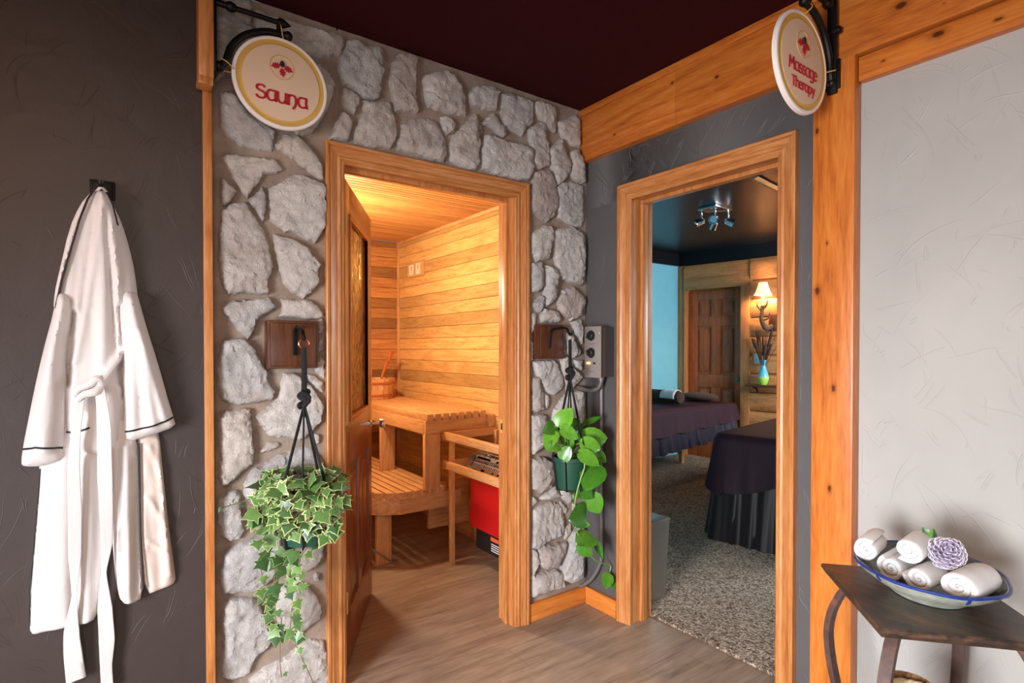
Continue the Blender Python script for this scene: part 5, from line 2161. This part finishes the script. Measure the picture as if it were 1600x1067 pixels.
piping(dense([(147, 297), (137, 312), (124, 345), (110, 392), (97, 436), (87, 482)]), s_lap)
piping(dense([(152, 296), (160, 295), (168, 301), (176, 320), (184, 352)]), s_body)
piping(dense([(36, 702), (56, 697), (76, 698), (98, 700)]), s_ls)
piping(dense([(196, 674), (230, 666), (255, 658), (270, 652)]), s_rs)
piping(dense([(61, 735), (53, 832), (45, 928), (44, 985)]), s_left, .0018)
piping(dense([(217, 694), (219, 780), (220, 840), (224, 922)]), s_mid)
piping(dense([(104, 676), (122, 676), (140, 668)]), s_body)


def belt(pts, widths, ys, name='belt_tail'):
    """Flat belt along photo points; half widths in px, depth y of each point."""
    b = MB()
    P = [np.array(at(a_, c_, 'y', y)) for (a_, c_), y in zip(pts, ys)]
    W = [w / 600 for w in widths]
    Pv, Wv = smooth_path([Vector(p_) for p_ in P], W, 6)
    vs_, fs = [], []
    m = len(Pv)
    for i in range(m):
        tn = (Pv[min(m - 1, i + 1)] - Pv[max(0, i - 1)]).normalized()
        s_ = tn.cross(Vector((0, 1, 0)))
        s_.normalize()
        tw = math.sin(i * .23) * .35
        f_ = Vector((0, -1, 0))
        for q, dd in ((-1, .0), (-.92, .0055), (-.5, .0065), (0, .0050), (.5, .0065), (.92, .0055), (1, .0), (.9, -.003), (-.9, -.003)):
            vs_.append(Pv[i] + s_ * (q * Wv[i]) + f_ * (dd + q * Wv[i] * tw * .4))
    k9 = 9
    for i in range(m - 1):
        for k in range(k9):
            k2 = (k + 1) % k9
            fs.append([i * k9 + k, i * k9 + k2, (i + 1) * k9 + k2, (i + 1) * k9 + k])
    fs += [list(range(k9)), [(m - 1) * k9 + k for k in range(k9)][::-1]]
    b.add(vs_, fs)
    b.build(name, M_['robe'], robe, angle=60)


belt([(126, 622), (118, 680), (115, 740), (117, 800), (117, 870), (116, 930), (112, 985), (114, 1020), (119, 1062)],
     [6, 7, 9, 10, 9, 3.5, 11, 13, 14], [-.125, -.130, -.118, -.112, -.108, -.105, -.09, -.085, -.082])
belt([(155, 600), (162, 660), (164, 740), (166, 800), (167, 850), (162, 895), (164, 950), (167, 1000), (166, 1040), (168, 1075)],
     [6, 10, 11, 10, 8, 4, 11, 12, 9, 9], [-.132, -.136, -.130, -.122, -.115, -.108, -.09, -.085, -.082, -.080])
b = MB()
K = lambda a_, c_, y: Vector(at(a_, c_, 'y', y))
b.tube([K(116, 622, -.11), K(122, 608, -.13), K(140, 600, -.138), K(152, 592, -.138), K(157, 603, -.132), K(148, 612, -.14), K(132, 616, -.138), K(120, 626, -.128)],
       [.008, .010, .011, .012, .010, .012, .010, .008], 10, sub=5)
b.tube([K(186, 560, -.105), K(170, 580, -.125), K(156, 597, -.134)], [.006, .008, .010], 8, sub=4)
b.build('belt_knot', M_['robe'], robe)
b = MB()
b.tube([K(150, 300, -.085), K(158, 293, -.112), K(166, 300, -.088)], .004, 8, sub=4)
b.build('hanging_loop', M_['robe'], robe)

# ------------------------------------------------------------------ side table with bowl of towels
TZ = .70
TA, TB = np.array([-.330, -1.355]), np.array([-.623, -1.619])
bd = np.array([.663, -.749])
TCc, TD = TB + bd * .364, TA + bd * .364
tc = (TA + TCc) / 2
t = thing('side_table', (tc[0], tc[1], 0), 'small weathered dark plank table with bent legs in front of the pale wall', 'table')
b = MB()
cs = [TA, TB, TCc, TD]
vs_ = []
for dz, k in ((0, .985), (-.004, 1.0), (-.011, 1.0), (-.024, .955)):
    for c_ in cs:
        q = tc + (c_ - tc) * k
        vs_.append((q[0], q[1], TZ + dz))
fs = [[0, 1, 2, 3], [15, 14, 13, 12]]
for r_ in range(3):
    for i in range(4):
        j = (i + 1) % 4
        fs.append([r_ * 4 + i, (r_ + 1) * 4 + i, (r_ + 1) * 4 + j, r_ * 4 + j])
b.add(vs_, fs)
b.build('table_top', M_['table'], t, smooth=False)
LEGP = [(.070, TZ - .024), (.045, .640), (.055 - .028, .604), (.012, .563), (.004, .513), (.006, .467), (.014, .414), (.026, .36), (.034, .28), (.032, .20), (.016, .11), (-.02, .03), (-.045, .0)]
for c_ in cs:
    dv = (c_ - tc) / np.linalg.norm(c_ - tc)
    side = np.array([-dv[1], dv[0]])
    L_ = np.linalg.norm(c_ - tc)
    P, _ = smooth_path([Vector((tc[0] + dv[0] * (L_ - o_ - .02), tc[1] + dv[1] * (L_ - o_ - .02), z)) for o_, z in LEGP], [0] * len(LEGP), 4)
    vs_, fs = [], []
    for i, p_ in enumerate(P):
        tn = (P[min(len(P) - 1, i + 1)] - P[max(0, i - 1)]).normalized()
        sv = Vector((side[0], side[1], 0))
        nv = tn.cross(sv).normalized()
        for a_, c2_ in ((-.0135, -.008), (.0135, -.008), (.0135, .008), (-.0135, .008)):
            vs_.append(p_ + sv * a_ + nv * c2_)
    for i in range(len(P) - 1):
        for k in range(4):
            k2 = (k + 1) % 4
            fs.append([i * 4 + k, i * 4 + k2, (i + 1) * 4 + k2, (i + 1) * 4 + k])
    fs += [[0, 1, 2, 3], [(len(P) - 1) * 4 + k for k in range(4)]]
    bm_ = MB()
    bm_.add(vs_, fs)
    bm_.build('leg', M_['leg'], t, angle=40)
kx, ky = at(1421, 1068, 'z', .53)[:2]
t = thing('basket', (kx, ky, 0), 'tall woven basket with folded cream cloth under the side table', 'basket')
b = MB()
b.lathe([(0, .001), (.040, .001), (.044, .02), (.050, .25), (.056, .525), (.053, .532), (.048, .525), (.040, .04), (0, .02)], 36, Matrix.Translation((kx, ky, 0)), wob=lambda a_, h: 1 + .02 * math.sin(a_ * 18 + h * 60))
b.build('basket_body', M_['basket'], t)
b = MB()
rg = random.Random(4)
for k in range(7):
    a_ = k * .9
    c_ = Vector((kx + .022 * math.cos(a_), ky + .022 * math.sin(a_), .515 + rg.uniform(-.004, .006)))
    b.sphere(c_, .021, 7, sc3=(1, 1, .75))
b.build('cloth_lining', M_['sleeve_cream'], t)

BX, BY = -.312, -1.612
Mb = Matrix.Translation((BX, BY, TZ)) @ Matrix.Rotation(math.atan2(.6, .8), 4, 'Z')
t = thing('ceramic_bowl', (BX, BY, TZ), 'wide shallow celadon bowl with blue rim on the side table', 'bowl')
wob = lambda a_, h: 1 + (.012 * math.cos(a_ * 8) if h > .04 else 0)
b = MB()
b.lathe([(0, .004), (.085, .004), (.09, .0015), (.097, .0015), (.105, .010), (.140, .028), (.168, .046), (.186, .064), (.184, .0665), (.178, .0665)], 64, Mb, sx=1.04, sy=.86, wob=wob)
b.build('bowl_outside', M_['celadon'], t)
b = MB()
b.lathe([(.1778, .0666), (.160, .046), (.130, .027), (.09, .014), (0, .011)], 64, Mb, sx=1.04, sy=.86, wob=wob)
b.build('bowl_inside', M_['bowl_in'], t)
b = MB()
rimp = []
for k in range(64):
    a_ = 2 * PI * k / 64
    rr = .184 * wob(a_, .06)
    rimp.append(Mb @ Vector((rr * 1.04 * math.cos(a_), rr * .86 * math.sin(a_), .066)))
b.tube(rimp, .0042, 8, closed=True)
for k in (2, 9, 21, 33, 41, 50, 57):
    q0 = rimp[k]
    b.tube([q0 + Vector((0, 0, -.001)), q0.lerp(Vector((BX, BY, q0.z)), .03) + Vector((0, 0, -.011)), q0.lerp(Vector((BX, BY, q0.z)), .08) + Vector((0, 0, -.02))], [.004, .004, .001], 6)
b.build('blue_rim', M_['blue_glaze'], t)


def rolled_towel(x, y, z, r, L, label, yaw=0.0, tilt=0.0, seed=0):
    """Spiral roll of terry cloth; the seen end at (x, y, z), axis running away from it along +x."""
    b = MB()
    turns = 2.6
    th = r / (turns + .35)
    n = 84
    outer, inner = [], []
    for k in range(n + 1):
        a_ = 2 * PI * turns * k / n
        rr = r - th * a_ / (2 * PI)
        sq = 1 + .05 * math.sin(2 * a_ + seed)
        outer.append((rr * sq * math.cos(a_ + seed), rr * sq * math.sin(a_ + seed) * .96))
        r2 = rr - th * .985
        r2 = max(r2, .001)
        inner.append((r2 * sq * math.cos(a_ + seed), r2 * sq * math.sin(a_ + seed) * .96))
    loop = outer + inner[::-1]
    Mx = Matrix.Translation((x, y, z)) @ Matrix.Rotation(yaw, 4, 'Z') @ Matrix.Rotation(tilt, 4, 'Y') @ Matrix(((0, 0, 1, 0), (-1, 0, 0, 0), (0, 1, 0, 0), (0, 0, 0, 1)))
    m = len(loop)
    stations = [(0.0, .0), (.003, .6), (.010, 1.0), (L * .35, 1.0), (L * .65, 1.0), (L - .01, 1.0), (L - .003, .6), (L, 0)]
    mids = [((outer[k][0] + inner[k][0]) / 2, (outer[k][1] + inner[k][1]) / 2) for k in range(n + 1)]
    mids = mids + mids[::-1]
    vs_, fs = [], []
    for si, (w, g) in enumerate(stations):
        for k in range(m):
            mx, my = mids[k]
            cone = (1 - math.hypot(mx, my) / r) * .010 * (1 if w < L / 2 else -1)
            e = .45 + .55 * g
            q = Vector((mx + (loop[k][0] - mx) * e, my + (loop[k][1] - my) * e, w + cone))
            nz = noise.noise(Vector((q.x * 45, q.y * 45, w * 40 + seed * 7))) * .0018
            q.x += nz
            q.y += nz
            vs_.append(Mx @ q)
    for si in range(len(stations) - 1):
        for k in range(m):
            k2 = (k + 1) % m
            fs.append([si * m + k, si * m + k2, (si + 1) * m + k2, (si + 1) * m + k])
    for s_, rev in ((0, False), (len(stations) - 1, True)):
        for k in range(n):
            q = [s_ * m + k, s_ * m + k + 1, s_ * m + (m - 2 - k), s_ * m + (m - 1 - k)]
            fs.append(q[::-1] if rev else q)
    b.add(vs_, fs)
    o = b.build('rolled_towel', M_['towel'], loc=(x + L / 2, y, z - r), angle=60)
    return tag(o, label, 'towel', 'rolled white towels in the bowl')


rolled_towel(-.385, -1.495, .788, .036, .115, 'white rolled towel at the left end of the bowl', .10, -.05, 1)
rolled_towel(-.385, -1.553, .757, .037, .12, 'white rolled towel lying under the left side of the top roll', .02, 0, 2)
rolled_towel(-.425, -1.627, .765, .035, .12, 'small white rolled towel between the top roll and the largest roll', -.03, .02, 3)
rolled_towel(-.385, -1.592, .816, .037, .12, 'white rolled towel lying on top of the others', .03, -.05, 4)
rolled_towel(-.425, -1.704, .771, .043, .145, 'largest white rolled towel at the right end of the bowl', -.10, 0, 5)

fc = Vector((-.345, -1.664, .826))
t = thing('dried_flower', tuple(fc - Vector((0, 0, .035))), 'lilac and white dried flower resting on the rolled towels', 'flower')
fd = Vector((-.75, -.35, .55)).normalized()
Mf = Matrix.Translation(fc) @ fd.to_track_quat('Z', 'Y').to_matrix().to_4x4()
bp, bt = MB(), MB()
cnt = 84
for k in range(cnt):
    q = math.sqrt((k + .5) / cnt)
    a_ = k * 2.39996
    el = PI / 2 - q * 1.95
    dirn = Vector((math.cos(a_) * math.cos(el), math.sin(a_) * math.cos(el), math.sin(el)))
    tang = Vector((-math.sin(a_), math.cos(a_), 0))
    upv = dirn.cross(tang)
    L_ = .039 * (.74 + .26 * q) * (1 + .10 * math.sin(k * 5.3))
    w = .0036 + .0040 * q
    prof = [(.3, .5), (.7, .9), (.92, 1.0), (1.0, .55)]
    vs_ = []
    for f_, ww in prof:
        for s_ in (-1, 0, 1):
            cup = abs(s_) * .0044 * ww
            vs_.append(Mf @ (dirn * (L_ * f_) + tang * (s_ * w * ww) + upv * (-cup if upv.z > 0 else cup)))
    bp.add(vs_, [[i * 3 + j, i * 3 + j + 1, i * 3 + j + 4, i * 3 + j + 3] for i in range(3) for j in range(2)])
    e = [Mf @ (dirn * (L_ * f_) + tang * (s_ * w * ww)) + (Mf.to_3x3() @ dirn) * .0006 for f_, s_, ww in ((.93, -1, 1.0), (1.0, -.55, 1), (1.02, 0, 1), (1.0, .55, 1), (.93, 1, 1.0))]
    bt.tube(e, .0008, 4)
bp.sphere(fc, .017, 8)
bp.build('petals', M_['lilac'], t, angle=60)
bt.build('petal_edges', M_['petal_tip'], t)['label'] = 'white petal edges'
b = MB()
lp = Vector((-.285, -1.615, .835))
heart_leaf(b, lp, lp + Vector((.0, .022, .024)), .026, (-1, -.4, .3))
heart_leaf(b, lp, lp + Vector((-.01, -.006, .03)), .022, (-1, -.2, .2))
b.tube([fc + Vector((.02, .01, -.02)), lp], .0015, 5)
b.build('leaf', M_['ivy'], t)
